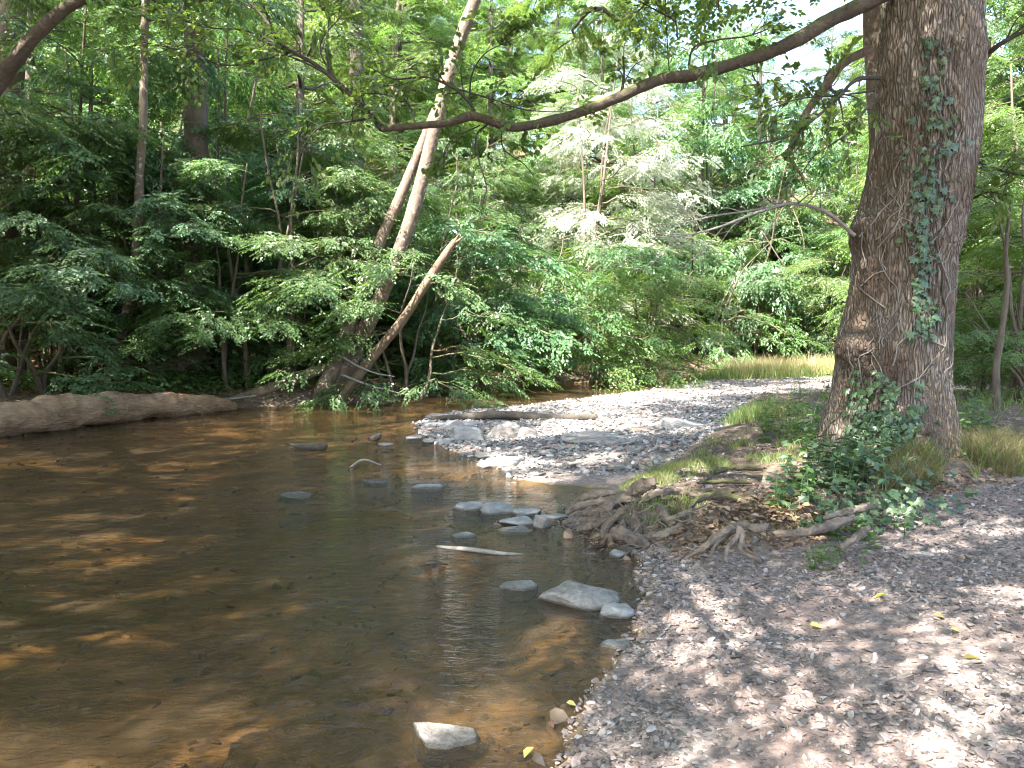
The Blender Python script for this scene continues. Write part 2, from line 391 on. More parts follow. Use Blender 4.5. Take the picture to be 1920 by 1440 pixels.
def watermat():
    m, nd, lk, out = newmat('water')
    v = mapping(nd, lk, (1.0, 1.9, 1)); n1 = noise(nd, lk, v, 11.0, 3, .6, .6); n2 = noise(nd, lk, v, 2.0, 2, .5, .4)
    v3 = mapping(nd, lk, (1, 1, 1)); n3 = noise(nd, lk, v3, .35, 2)
    amp = ramp(nd, lk, n3, [(.35, (.25, .25, .25)), (.6, (1, 1, 1))])
    h = math_(nd, lk, 'ADD', math_(nd, lk, 'MULTIPLY', math_(nd, lk, 'MULTIPLY', n1, amp), .5), math_(nd, lk, 'MULTIPLY', n2, .7))
    nr = bump(nd, lk, h, 1.0, .06)
    fr = node(nd, 'ShaderNodeFresnel', i_IOR=1.33); lk.new(nr, fr.inputs['Normal'])
    gl = nd.new('ShaderNodeBsdfGlossy'); gl.inputs['Roughness'].default_value = .03; lk.new(nr, gl.inputs['Normal'])
    tr = nd.new('ShaderNodeBsdfTransparent'); tr.inputs[0].default_value = (.76, .64, .47, 1)
    ms = nd.new('ShaderNodeMixShader'); df = nd.new('ShaderNodeBsdfDiffuse'); df.inputs[0].default_value = (.20, .135, .075, 1); mu = nd.new('ShaderNodeMixShader'); mu.inputs[0].default_value = .16; lk.new(tr.outputs[0], mu.inputs[1]); lk.new(df.outputs[0], mu.inputs[2]); lk.new(fr.outputs[0], ms.inputs[0]); lk.new(mu.outputs[0], ms.inputs[1]); lk.new(gl.outputs[0], ms.inputs[2]); lk.new(ms.outputs[0], out.inputs[0])
watermat()

# ------------------------------------------------------------------ ground, water
def wp(l, z=0): return [tuple(G(a, b, z)[:2]) for a, b in l]
shoreR = [(-3.5, -14), (-1.6, -5), (-.5, 0), (-.05, 1.6)] + wp([(1035, 1440), (1058, 1375), (1090, 1310), (1140, 1245), (1168, 1190), (1200, 1140), (1192, 1085), (1196, 1050), (1150, 1025),
      (1100, 1000), (1050, 985), (1062, 955), (1112, 935), (1130, 916), (1040, 912), (965, 900), (930, 880), (900, 862), (840, 845), (800, 825), (772, 800), (800, 786),
      (850, 773), (960, 764), (1080, 748), (1180, 737), (1240, 727), (1300, 716), (1400, 708)]) + [(14, 28.5), (30, 33)]
shoreL = [(-4.2, -14), (-4.0, 0), (-4.3, 3.5), (-5.4, 6.5), (-7.0, 9.2)] + wp([(0, 812), (200, 790), (430, 766), (560, 762), (640, 756), (720, 758), (800, 744), (880, 729), (1000, 722), (1130, 715), (1240, 704), (1400, 699)]) + [(14, 31), (30, 36)]
bank_poly = wp([(1125, 918), (1062, 958), (1090, 992), (1140, 1014)], .08) + wp([(1210, 1005)], .1) + wp([(1300, 995), (1400, 985), (1540, 985), (1640, 955), (1760, 925), (1930, 912), (2100, 905)], .27) + [(9, 6.8), (14, 10), (16, 26)] + wp([(1560, 706), (1440, 712), (1395, 740), (1365, 790), (1335, 832), (1240, 872)], .05)
def segdist(P, pts):
    pts = np.asarray(pts); d = np.full(len(P), 1e9)
    for a, b in zip(pts[:-1], pts[1:]):
        ab = b - a; t = np.clip(((P - a) @ ab) / (ab @ ab), 0, 1); d = np.minimum(d, np.linalg.norm(P - a - t[:, None] * ab, axis=1))
    return d
def inside(P, poly):
    poly = np.asarray(poly); r = np.zeros(len(P), bool); x, y = P[:, 0], P[:, 1]
    for (x1, y1), (x2, y2) in zip(poly, np.roll(poly, -1, 0)):
        c = ((y1 > y) != (y2 > y)); r ^= c & (x < (x2 - x1) * (y - y1) / (y2 - y1 + 1e-12) + x1)
    return r
hill_line = np.array([(-60, 12), (-14, 17.5), (-7, 21), (-2, 25.5), (6, 33), (14, 37), (60, 44)])
def terrain(P):
    P = np.asarray(P, float)
    dR, dL = segdist(P, shoreR), segdist(P, shoreL); wat = inside(P, shoreR + shoreL[::-1])
    sd = np.minimum(dR, dL); P3 = np.c_[P, np.zeros(len(P))]
    n1 = fbm(P3 * .8, 4, 3); n2 = fbm(P3 * 3.1, 3, 8); n3 = fbm(P3 * 9, 3, 11)
    left = (dL < dR)
    zl = .30 * sstep(0, .7, sd) + .035 * sd + .10 * n1
    bar = sstep(10.2, 12.0, P[:, 1])                         # low gravel bar beyond the bank
    zb = .085 * sd; zb = np.where(zb > .25, .25 + (zb - .25) * .35, zb)
    zbar = .012 + .014 * sd.clip(0, 4) + .04 * n1 + .025 * n2
    zr = zb * (1 - bar) + zbar * bar + .012 * n2
    bd = segdist(P, bank_poly + bank_poly[:1]) * np.where(inside(P, bank_poly), 1, -1)
    bank = sstep(-.05, .55, bd) * (1 - .75 * sstep(15, 18, P[:, 1]))
    zr = zr + bank * (.16 + .05 * n2 + .03 * n3 + .012 * bd.clip(0, 8)) + .10 * bar * bank
    hl = np.interp(P[:, 0], hill_line[:, 0], hill_line[:, 1]); up = (P[:, 1] - hl).clip(0, None)
    hill = .42 * np.sqrt(up ** 2 + 1.0) - .42; hill = np.where(hill > 16, 16 + (hill - 16) * .3, hill)
    z = np.where(left, zl, zr) + hill * (1 + .12 * n1)
    depth = -(.03 + .10 * np.clip(sd, 0, 3.2) + .05 * n1 + .02 * n2)
    z = np.where(wat, np.minimum(depth, -.012), z)
    return z, dict(sd=sd, wat=wat, left=left, bank=bank, hill=hill, bar=bar, n1=n1, n2=n2)
def H(x, y): return float(terrain(np.array([[x, y]]))[0][0])
def HH(P): return terrain(P)[0]

def axis(segs):
    r = []
    for a, b, s in segs: r += list(np.arange(a, b, s))
    return np.array(r + [segs[-1][1]])
ax = axis([(-160, -40, 12), (-40, -16, 1.5), (-16, -6, .3), (-6, -1, .12), (-1, 6.5, .055), (6.5, 16, .2), (16, 40, 1.5), (40, 160.1, 12)])
ay = axis([(-60, -16, 6), (-16, 1, .7), (1, 9, .055), (9, 18, .11), (18, 32, .25), (32, 60, 1), (60, 200.1, 14)])
X, Y = np.meshgrid(ax, ay); gp_ = np.c_[X.ravel(), Y.ravel()]; gz, gi = terrain(gp_)
nx, ny = len(ax), len(ay); i = (np.arange(ny - 1)[:, None] * nx + np.arange(nx - 1)).ravel()
gravel_w = np.where(~gi['left'] & ~gi['wat'], 1 - gi['bank'], 0) * (gi['hill'] < .3)
litter_w = np.where(gi['left'], sstep(.3, 1.2, gi['sd']), 0) * .85 + .0; litter_w = np.maximum(litter_w, sstep(.2, 1.5, gi['hill'])); litter_w = np.where(gi['wat'], 0, litter_w)
bed_w = np.where(gi['wat'], 1.0, 1 - sstep(0, .07, gi['sd'])) ; bed_w = np.maximum(bed_w, (gz < .004) * 1.0)
mb = MB(); mb.add(np.c_[gp_, gz], np.stack([i, i + 1, i + 1 + nx, i + nx], -1))
tag(ob('ground', mb.mesh('ground', 'ground', color=np.c_[gravel_w, litter_w, bed_w, np.ones(len(gz))])), 'stream bed, gravel shore and wooded bank', kind='structure')
wa, wb = np.linspace(-34, 34, 40), np.linspace(-16, 40, 40); XX, YY = np.meshgrid(wa, wb)
i = (np.arange(39)[:, None] * 40 + np.arange(39)).ravel()
mb = MB(); mb.add(np.c_[XX.ravel(), YY.ravel(), np.zeros(1600)], np.stack([i, i + 1, i + 41, i + 40], -1))
tag(ob('water', mb.mesh('water', 'water')), 'shallow brown stream water', kind='structure')

# ------------------------------------------------------------------ tree kinds (meshes shared by copies)
def gen_tree(seed, stems, n_limb, zr, limb_len, up=.35, droop=.35, n_br=8, n_sp=9, sp_len=.55, m=16, leaf=.085, lm='leaf_hazel', bark='bark_dark', sides=7, brn=True, tilt=.3):
    rng = np.random.default_rng(seed); tw, bw, lf = MB(), MB(), MB(); base, dr, L = [], [], []
    P = [tube(tw, s, r, sides, 18, .08, 5, seed + k) for k, (s, r) in enumerate(stems)]
    rad = [np.interp(np.linspace(0, 1, 18), np.linspace(0, 1, len(r)), r) for s, r in stems]
    for k in range(n_limb):
        f = (k + rng.random()) / n_limb; z = zr[0] + f * (zr[1] - zr[0]); st = rng.integers(len(stems)); p = P[st]
        j = int(np.argmin(abs(p[:, 2] - z))); s0 = p[j]
        az = k * 2.399 + rng.normal(0, .3)
        if len(stems) > 1: o = s0[:2] - np.mean([q[j][:2] for q in P], 0); az = math.atan2(o[1], o[0]) + rng.normal(0, .9)
        ll = limb_len(f) * rng.uniform(.7, 1.15); h = np.array([math.cos(az), math.sin(az), 0]); t = np.linspace(0, 1, 7)[:, None]
        u_ = up * rng.uniform(.6, 1.4) * (.5 + f); pts = s0 + h * ll * t + np.array([0, 0, 1.]) * (u_ * ll * t - droop * ll * t ** 2)
        pts[1:] += rng.normal(0, .045 * ll, (6, 3)) * [1, 1, .6]
        tube(bw, pts, [min(rad[st][j] * .6, .05 + .012 * ll), .008], 5, 9, caps=False)
        q = spline(pts, 30)
        for b in range(n_br):
            tb = .22 + .78 * (b + rng.random()) / n_br; c = q[min(29, int(tb * 29))]
            ba = az + rng.choice([-1, 1]) * rng.uniform(.35, 1.25) * (1.15 - tb * .7); bl = (.25 + .5 * (1.1 - tb)) * ll * rng.uniform(.5, 1.0)
            bl = max(.35, bl)
            e = np.array([math.cos(ba), math.sin(ba), rng.normal(.02, .14)]); tt = np.linspace(0, 1, 4)[:, None]
            bp = c + e * bl * tt - np.array([0, 0, .16]) * bl * tt ** 2; bp[1:] += rng.normal(0, .03, (3, 3))
            if brn: tube(bw, bp, [.013, .004], 3, 4, caps=False)
            bq = spline(bp, 12)
            ns = max(3, int(n_sp * bl / .9)); ti = rng.uniform(.15, 1, ns); ti[-1] = 1
            for t_ in ti:
                a2 = ba + rng.normal(0, .75); base.append(bq[int(t_ * 11)] + rng.normal(0, .05, 3)); dr.append((math.cos(a2), math.sin(a2), rng.normal(-.32, .22))); L.append(sp_len * rng.uniform(.6, 1.25))
    sprays(lf, rng, np.array(base), np.array(dr), np.array(L), m, leaf, tilt=tilt)
    return dict(trunk=tw.mesh('trunk', bark), branches=bw.mesh('branches', bark), crown=lf.mesh('crown', lm, False)), lf.n // 4

def curve_stem(rng, h, lean=.4, r0=.1, r1=.02, n=6, base=(0, 0)):
    t = np.linspace(0, 1, n); a = rng.uniform(0, 6.28)
    p = np.c_[base[0] + math.cos(a) * lean * t ** 1.4 + rng.normal(0, .06, n), base[1] + math.sin(a) * lean * t ** 1.4 + rng.normal(0, .06, n), h * t - .15 * (t == 0)]
    p[0, :2] = base; return p, [r0 * 1.35, r0 * .95, r0 * .75, r0 * .5, r1]
R0 = np.random.default_rng(5); KIND = {}; LEAFN = 0
def kind(name, *a, **k):
    global LEAFN
    KIND[name], n = gen_tree(*a, **k); LEAFN += n
for nm, sd, lm in (('tall_a', 11, 'leaf_beech'), ('tall_b', 12, 'leaf_hazel')):
    kind(nm, sd, [curve_stem(R0, 15, .8, .19)], 30, (3.2, 14.8), lambda f: 4.3 * (1 - .75 * f ** 1.6) * (.65 + .35 * min(1, f * 4)), n_br=10, n_sp=10, lm=lm, m=18, leaf=.094, sp_len=.62)
for nm, sd, lm in (('layer_a', 21, 'leaf_hazel'), ('layer_b', 22, 'leaf_beech'), ('layer_c', 23, 'leaf_maple')):
    st = [curve_stem(R0, 7.2 - .6 * k, 1.0, .065 - .007 * k, base=(R0.normal(0, .22), R0.normal(0, .22))) for k in range(3)]
    kind(nm, sd, st, 26, (1.5, 6.8), lambda f: 2.9 * (1 - .55 * f ** 1.5), up=.3, droop=.32, n_br=9, n_sp=11, lm=lm, leaf={'layer_a': .078, 'layer_b': .066, 'layer_c': .088}[nm], m=20, sp_len=.52)
for nm, sd, lm in (('bush_a', 31, 'leaf_hazel'), ('bush_b', 32, 'leaf_alder'), ('bush_c', 33, 'leaf_maple')):
    st = [curve_stem(R0, 3.0 - .2 * k, 1.3, .035, .01, base=(R0.normal(0, .25), R0.normal(0, .25))) for k in range(5)]
    kind(nm, sd, st, 24, (.35, 2.9), lambda f: 1.9 * (1 - .4 * f), up=.35, droop=.45, n_br=7, n_sp=12, lm=lm, leaf={'bush_a': .07, 'bush_b': .055, 'bush_c': .08}[nm], m=18, sp_len=.42)
print('leaves', LEAFN)

def plant_tree(kn, name, label, cat, x, y, s=1.0, rz=0.0, group=None, sz=None, tiltx=0, tilty=0, z=None, lm=None):
    t = thing(name, label, cat, (x, y, (H(x, y) if z is None else z) - .05), rz, group, (s, s, sz or s))
    t.rotation_euler = (tiltx, tilty, rz)
    for part in ('trunk', 'branches', 'crown'):
        o = ob(part, KIND[kn][part], t)
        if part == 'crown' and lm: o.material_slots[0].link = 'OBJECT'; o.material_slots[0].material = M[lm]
    return t
def at(px, Y): return D(px, 620, Y)[0], Y

# mid-ground trees and bushes one can tell apart
VEG = [  # kind, name, label, category, px, Y, scale, rz, sz
 ('layer_a', 'hazel_tree', 'multi-stemmed leafy tree behind the pale end of the fallen log', 'tree', 165, 17.5, 1.05, .4, 1.1),
 ('layer_a', 'hazel_tree', 'dense multi-stemmed tree between the big dark trunk and the leaning trunks', 'tree', 520, 17.4, .92, 2.2, 1.0),
 ('layer_c', 'maple_tree', 'leafy tree spreading low over the leaning log by the dark trunk', 'tree', 420, 20.5, 1.1, 4.0, 1.2),
 ('bush_c', 'bush', 'dark drooping bush at the water behind the fallen log', 'bush', 25, 14.4, 1.2, .2, .8),
 ('bush_a', 'bush', 'bush hanging over the water right of the leaning trunks', 'bush', 755, 17.5, 1.15, 1.2, 1.0),
 ('layer_c', 'maple_tree', 'small tree rising behind the broken leaning snag', 'tree', 800, 21.5, .85, 3.2, .85),
 ('bush_c', 'bush', 'dark bush over the shaded inlet beyond the leaning trunks', 'bush', 880, 21.6, 1.5, 5.0, 1.0),
 ('bush_b', 'bush', 'bright yellow-green bush reaching out over the far water', 'bush', 1100, 23.9, 1.65, .6, .95),
 ('bush_b', 'bush', 'yellow-green bush drooping to the gravel bar under the dark gap', 'bush', 1225, 26.2, 1.5, 3.6, .95),
 ('layer_b', 'hornbeam_tree', 'sunlit layered tree with leaves painted white-bright beyond the stream', 'tree', 1095, 28.6, 1.3, 2.0, 1.2),
 ('layer_a', 'hazel_tree', 'green tree filling the gap right of the leaning trunks', 'tree', 880, 28.0, .95, 1.0, 1.1),
 ('bush_c', 'bush', 'blue-green bush low beside the far dry grass', 'bush', 1390, 33.0, 1.9, 1.7, 1.5),
 ('layer_c', 'maple_tree', 'blue-green layered tree left of the ivy-clad trunk', 'tree', 1480, 36.0, 1.35, .9, 1.2),
 ('layer_a', 'hazel_tree', 'deep green tree behind the bare grey twigs of the big trunk', 'tree', 1330, 36.5, 1.45, 5.3, 1.5),
 ('layer_b', 'hornbeam_tree', 'slim backlit tree standing right of the ivy-clad trunk', 'tree', 1905, 13.0, .72, 2.6, .8),
 ('bush_b', 'bush', 'yellow-green bush beside the path right of the big trunk', 'bush', 1850, 15.5, .95, 4.4, .9),
 ('layer_b', 'hornbeam_tree', 'backlit yellow-green tree seen past the right edge of the big trunk', 'tree', 1830, 20.0, 1.2, 4.1, 1.2),
  ('layer_c', 'maple_tree', 'leafy small tree in front of the big dark trunk', 'tree', 300, 16.6, .8, 2.7, .9),
 ('layer_a', 'hazel_tree', 'dense leafy tree between the corner trunk and the slender trunk', 'tree', 120, 16.2, .85, 1.6, 1.0),
 ('layer_a', 'hazel_tree', 'bright-topped leafy tree hanging over the leaning log', 'tree', 440, 16.7, .78, 3.9, .95),
 ('layer_a', 'hazel_tree', 'leafy tree wrapped around the lower leaning trunks', 'tree', 655, 18.6, .8, .7, .95),
 ('bush_a', 'bush', 'low bush below the slender trunk by the log', 'bush', 215, 17.2, .8, 2.5, .8),
 ('bush_c', 'bush', 'low bush at the flared base of the big dark trunk', 'bush', 400, 18.4, .9, 5.1, .8),
 ('bush_a', 'bush', 'dark bush on the bank left of the slender pale trunk', 'bush', 95, 18.5, 1.2, 2.0, 1.0),
 ('bush_c', 'bush', 'dim bush between the slender trunk and the big dark trunk', 'bush', 270, 20.5, 1.05, 3.0, 1.0),
 ('layer_c', 'maple_tree', 'dark layered tree overhanging the fallen log at the left edge', 'tree', 20, 15.9, .85, 5.0, .9),
 ('layer_a', 'hazel_tree', 'leafy tree right behind the big dark trunk', 'tree', 330, 22.0, 1.1, .9, 1.15),
 ('layer_c', 'maple_tree', 'dense cool green tree hanging between thicket and leaning trunks', 'tree', 600, 20.8, 1.0, 1.9, 1.0),
 ('bush_a', 'bush', 'low bush behind the leaning trunk bases', 'bush', 650, 21.0, 1.1, 4.4, 1.0),
 ('layer_a', 'hazel_tree', 'dark tree standing over the shaded inlet', 'tree', 880, 24.5, .95, 5.5, 1.0),
 ('bush_a', 'bush', 'green bush between the inlet and the bright bush', 'bush', 985, 23.4, 1.5, 2.9, 1.0),
 ('bush_a', 'bush', 'shaded bush above the dark undercut far bank', 'bush', 1310, 30.5, 1.6, .4, 1.1),
 ('bush_c', 'bush', 'blue-green bush right behind the far reed grass', 'bush', 1520, 31.5, 1.7, 2.2, 1.3),
 ('layer_b', 'hornbeam_tree', 'bright tree above the yellow-green drooping bush', 'tree', 1225, 33.0, 1.2, 4.8, 1.3),
 ('layer_b', 'hornbeam_tree', 'light green tree half hidden left of the massive trunk', 'tree', 1590, 30.0, 1.1, 1.1, 1.2),
 ('layer_b', 'hornbeam_tree', 'backlit tree at the right frame edge behind the sapling', 'tree', 1960, 16.5, 1.0, 3.9, 1.0),
 ('bush_b', 'bush', 'low bush at the right frame edge beyond the footpath', 'bush', 1950, 12.5, .8, 1.4, .8),
 ('tall_b', 'tall_tree', 'tall leafy tree at the left edge behind the slender trunk', 'tree', 60, 23.0, .95, .3, 1.0),
 ('tall_b', 'tall_tree', 'tall leafy tree above the multi-stemmed thicket', 'tree', 560, 26.0, .95, 1.3, 1.0),
 ('tall_a', 'tall_tree', 'tall bright tree behind the leaning trunks', 'tree', 740, 33.0, 1.0, 2.3, 1.05),
 ('tall_a', 'tall_tree', 'tall tree, pale-leaved by painted sunlight, above the sunlit layered tree', 'tree', 1140, 35.0, .95, 3.3, 1.0),
 ('tall_b', 'tall_tree', 'tall tree between the sunlit tree and the big trunk', 'tree', 1420, 42.0, 1.0, 4.3, 1.05),
 ('tall_a', 'tall_tree', 'tall tree hidden behind the upper ivy-clad trunk', 'tree', 1690, 33.0, .85, 5.3, .9),
 ('tall_b', 'tall_tree', 'tall tree between the slender trunk and the big dark trunk', 'tree', 285, 25.0, .9, 5.9, 1.0),
]
for k, n, l, c, px, Yd, s, rz, sz in VEG:
    x, y = at(px, Yd); plant_tree(k, n, l, c, x, y, s, rz, sz=s * sz, lm='leaf_painted_sun' if 'white-bright' in l or 'pale-leaved' in l else None)
# trees added for shade along the stream, above and behind the camera
for x, y, s, rz, k, l in ((-5.1, 2.6, 1.2, 0.0, 'tall_b', 'tall tree added on the near left bank, shaped for shading the pool'),
                          (-7.6, 6.0, 1.05, 2.5, 'tall_a', 'tall tree on the left bank short of the log end'),
                          (-8.2, -3.2, 1.1, 1.5, 'tall_a', 'tall tree behind the viewer across the stream'),
                          (-11.2, 13.0, 1.0, 3.5, 'tall_b', 'tall tree on the left bank beyond the log end'),
                          (-8.8, .6, 1.1, 5.0, 'tall_a', 'tall tree inland of the pool-shading tree'),
                          (-13.0, 8.5, 1.1, 4.5, 'tall_a', 'tall tree set back on the near left bank'),
                          (2.5, -1.1, 1.2, 2.8, 'tall_b', 'tall tree standing behind the gravel shore'),
                          (-.6, -7.5, 1.15, 5.8, 'tall_a', 'tall tree on the near shore behind the viewer')):
    plant_tree(k, 'tall_tree', l, 'tree', x, y, s, rz, sz=1.65 if 'shading the pool' in l else None, tilty=.24 if 'shading the pool' in l else 0)  # pool tree stretched and tilted so its out-of-view crown shades the shore

# far woods: one mass
rng = np.random.default_rng(77); pts = []
while len(pts) < 100:
    x, y = rng.uniform(-40, 44), rng.uniform(14, 60); hl = np.interp(x, hill_line[:, 0], hill_line[:, 1])
    if y < hl + 5 and not (x > 9 and y < hl and (x - 9) * 1.0 > (26 - y) * .35 and y > 12): continue
    if y < 30 and -9 < x < 9: continue
    if x > 6 and y < 38 and x < 12.5: continue
    if any((x - a) ** 2 + (y - b) ** 2 < 10 for a, b in pts): continue
    pts.append((x, y))
pts = np.array(pts); zz = HH(pts) - .1; n = len(pts)
P3 = np.repeat(np.c_[pts, zz], 3, 0); rz_ = np.repeat(rng.uniform(0, 6.28, n), 3); sc_ = np.repeat(rng.uniform(.8, 1.15, n), 3)
kd = rng.integers(0, 2, n); idx = np.stack([kd * 3, kd * 3 + 1, kd * 3 + 2], 1).ravel()
protos = [KIND[k][p] for k in ('tall_a', 'tall_b') for p in ('trunk', 'branches', 'crown')]
gn_scatter('woodland', P3, np.c_[rz_ * 0, rz_ * 0, rz_], np.repeat(sc_[:, None], 3, 1), idx, protos, ('far wooded hillside reading as one green mass', 'woodland'))

pts = []
rng = np.random.default_rng(78)
while len(pts) < 120:
    x, y = rng.uniform(-30, 34), rng.uniform(17, 52); hl = np.interp(x, hill_line[:, 0], hill_line[:, 1])
    if y < hl + 1.0 and not (x > 10 and y > 13 and x > 9 + (y - 13) * .35): continue
    if any((x - a) ** 2 + (y - b) ** 2 < 3.5 for a, b in pts): continue
    pts.append((x, y))
pts = np.array(pts); zz = HH(pts) - .1; n = len(pts); P3 = np.repeat(np.c_[pts, zz], 2, 0); rz_ = np.repeat(rng.uniform(0, 6.28, n), 2); sc_ = np.repeat(rng.uniform(.9, 1.7, n), 2)
kd = rng.integers(0, 3, n); idx = np.stack([kd * 2, kd * 2 + 1], 1).ravel()
gn_scatter('shrub_layer', P3, np.c_[rz_ * 0, rz_ * 0, rz_], np.repeat(sc_[:, None], 3, 1), idx, [KIND[k][p] for k in ('bush_a', 'bush_b', 'bush_c') for p in ('branches', 'crown')], ('shrubs covering the slope under the far woods', 'undergrowth'))

# ------------------------------------------------------------------ single trunks
def px_path(l, Y0, Y1=None):
    n = len(l); return np.array([D(a, b, Y0 if Y1 is None else Y0 + (Y1 - Y0) * k / (n - 1)) for k, (a, b) in enumerate(l)])
def wpx(w, Y): return np.array(w) * Y / F / 2

def root_thing(o, p): o.location = p; return o
def trunk_thing(name, label, cat, Yd, path, widths, bark, up_to=None, crown=None, sides=20, n=70, amp=.12, Y1=None, flare=True):
    P = px_path(path, Yd, Y1); r = wpx(widths, Yd); b = P[0].copy(); b[2] = min(b[2], H(b[0], b[1])) - .12
    P = np.vstack([b, P]); r = np.r_[r[0] * (1.5 if flare else 1), r]
    if up_to is not None:
        d = P[-1] - P[-2]; d = d / np.linalg.norm(d); P = np.vstack([P, P[-1] + d * up_to * .5, P[-1] + d * up_to]); r = np.r_[r, r[-1] * .75, r[-1] * .35]
    o = thing(name, label, cat, b); mb = MB(); tube(mb, P - b, r, sides, n, amp, 4, 3)
    ob('trunk', mb.mesh('trunk', bark), o)
    if crown:
        k, s, dz = crown; q = P[-1] - b
        for part in ('branches', 'crown'): ob(part, KIND[k][part], o, (q[0], q[1], q[2] + dz), (0, 0, len(label)), s)
    return o, P
trunk_thing('dark_tree', 'big dark mossy trunk with flared base behind the leaning log', 'tree', 17.6,
            [(335, 715), (350, 660), (352, 600), (358, 500), (366, 380), (368, 250), (366, 120), (361, 0)], [84, 66, 56, 46, 42, 40, 37, 34], 'bark_dark', 7, ('tall_b', .7, -9), amp=.3)
trunk_thing('slender_tree', 'slender pale curved trunk rising behind the fallen log', 'tree', 15.8,
            [(188, 745), (218, 670), (240, 580), (255, 470), (261, 350), (268, 230), (270, 110), (273, 0)], [26, 20, 18, 17, 16, 15, 14, 13], 'bark_pale', 4, ('tall_b', .45, -6), amp=.2)
trunk_thing('leaning_tree', 'stout pale trunk leaning right from the water, topmost of three', 'tree', 17.2,
            [(622, 750), (668, 650), (708, 570), (745, 480), (778, 385), (808, 270), (838, 150), (865, 65), (890, 0)], [40, 31, 27, 26, 25, 24, 23, 22, 21], 'bark_pale', 7, ('tall_a', .65, -9), sides=24)
trunk_thing('leaning_tree', 'second leaning trunk just left, with lit upper side', 'tree', 17.0,
            [(600, 752), (640, 650), (680, 540), (718, 440), (750, 370), (783, 290), (815, 210)], [40, 27, 23, 21, 20, 18, 15], 'bark_pale', 3.2, None, sides=20, Y1=17.6)
o, P = trunk_thing('broken_snag', 'thin reddish broken snag leaning beside the two leaning trunks', 'snag', 16.6,
            [(640, 748), (700, 668), (755, 600), (800, 530), (830, 485), (853, 452)], [20, 18, 17, 16, 15, 12], 'bark_snag', None, None, sides=14, n=50)
mb = MB()
for k in range(5):
    a = P[-1] + np.random.default_rng(k).normal(0, .035, 3) * [1, 1, .3]; tube(mb, [a - (P[-1] - P[-2]) * .12, a + np.array([.05 + .03 * k, 0, .1 + .05 * (k % 3)])], [.04, .004], 5, 4)
ob('splinters', mb.mesh('splinters', 'bark_snag'), o, -np.array(o.location))
trunk_thing('ivy_dark_tree', 'dark far trunk at the top edge left of the leaning trunks', 'tree', 28, [(668, 560), (668, 350), (668, 130), (668, 0)], [34, 28, 26, 26], 'bark_dark', 4, None, n=40)
trunk_thing('reddish_tree', 'reddish trunk cut by the top left corner', 'tree', 16.5, [(2, 700), (8, 400), (14, 200), (20, 90), (24, 0)], [60, 54, 50, 48, 46], 'bark_snag', 4, None, n=40)
trunk_thing('pale_tree', 'sunlit pale trunk peeking out behind the ivy-clad trunk', 'tree', 12.0, [(1685, 760), (1672, 500), (1662, 260), (1655, 120), (1650, 0)], [70, 62, 60, 60, 58], 'bark_pale', 5, ('tall_a', .6, -6), n=50)
trunk_thing('sapling', 'young thin sapling stem right of the big trunk', 'tree', 10.2, [(1868, 755), (1868, 690), (1878, 620), (1888, 540), (1886, 470), (1895, 380)], [15, 13, 11, 9, 7, 5], 'bark_dark', None, None, sides=10, n=40)
# small dark stems of the thicket
for label, Yd, l, w in (('dark crooked stem standing left of the leaning log', 18.2, [(452, 705), (455, 650), (448, 590), (462, 520), (455, 430)], 13),
                        ('thin dark pole close behind the slender pale trunk', 17.0, [(160, 715), (165, 600), (150, 480), (128, 380), (100, 320)], 10),
                        ('forked thin dark stem left of the slender pale trunk', 17.4, [(196, 720), (186, 600), (182, 480), (170, 380), (158, 300)], 9)):
    trunk_thing('thicket_stem', label, 'tree stem', Yd, l, [w * 1.2, w, w * .9, w * .8, w * .5], 'bark_dark', None, None, sides=8, n=24)
hz = thing('stem_clump', 'clump of thin straight stems beside the leaning log', 'shrub', tuple(G(505, 722, .35)))
for k in range(8):
    b = D(485 + k * 7, 728, 18.3 + .1 * (k % 3)); e = D(470 + k * 18, 480 + 12 * (k % 3), 18.3); mb = MB()
    b[2] -= .1; tube(mb, np.array([b, (b + e) / 2 + [.03 * (k % 2), 0, .05], e]) - np.array(hz.location), [.035, .026, .014], 6, 8); ob('stem', mb.mesh('stem', 'bark_dark'), hz)

# ------------------------------------------------------------------ logs and sticks
def log_thing(name, label, cat, P, r, bark, sides=20, n=60, amp=.15, freq=3., seed=0, stubs=()):
    P = np.asarray(P, float); b = P[0].copy(); b[2] -= r[0]
    o = thing(name, label, cat, b); mb = MB(); tube(mb, P - b, r, sides, n, amp, freq, seed, ridge=.05 if sides > 24 else .08); ob('stem', mb.mesh('stem', bark), o)
    for q, w in stubs:
        mb = MB(); tube(mb, np.asarray(q) - b, w, 7, 12, .15, 8, seed); ob('branch_stub', mb.mesh('branch_stub', bark), o)
    return o
log_thing('fallen_log', 'thick barkless fallen log lying along the far water edge', 'log',
          [G(-260, 845, 0) + [0, 0, .2], G(-120, 832, 0) + [0, 0, .22], G(0, 818, 0) + [0, 0, .24], G(150, 800, 0) + [0, 0, .25], G(290, 783, 0) + [0, 0, .21], G(400, 772, 0) + [0, 0, .13], G(440, 768, 0) + [0, 0, .06]],
          [.27, .28, .28, .27, .25, .19, .09], 'bark_log', 36, 150, .4, 3.4, 4)
log_thing('leaning_log', 'dead pole propped from the bank onto the leaning trunks', 'log', [D(425, 757, 16.2), D(470, 742, 16.4), D(540, 716, 16.7), D(612, 688, 17.0)], [.13, .13, .12, .11], 'bark_snag', 16, 50, .2)
log_thing('bleached_stick', 'pale forked driftwood stick lying behind the fallen log', 'stick', [G(285, 750, .22), G(330, 754, .2), G(372, 750, .25), G(385, 730, .25)], [.03, .05, .06, .035], 'bark_grey_twig', 9, 30, .2)
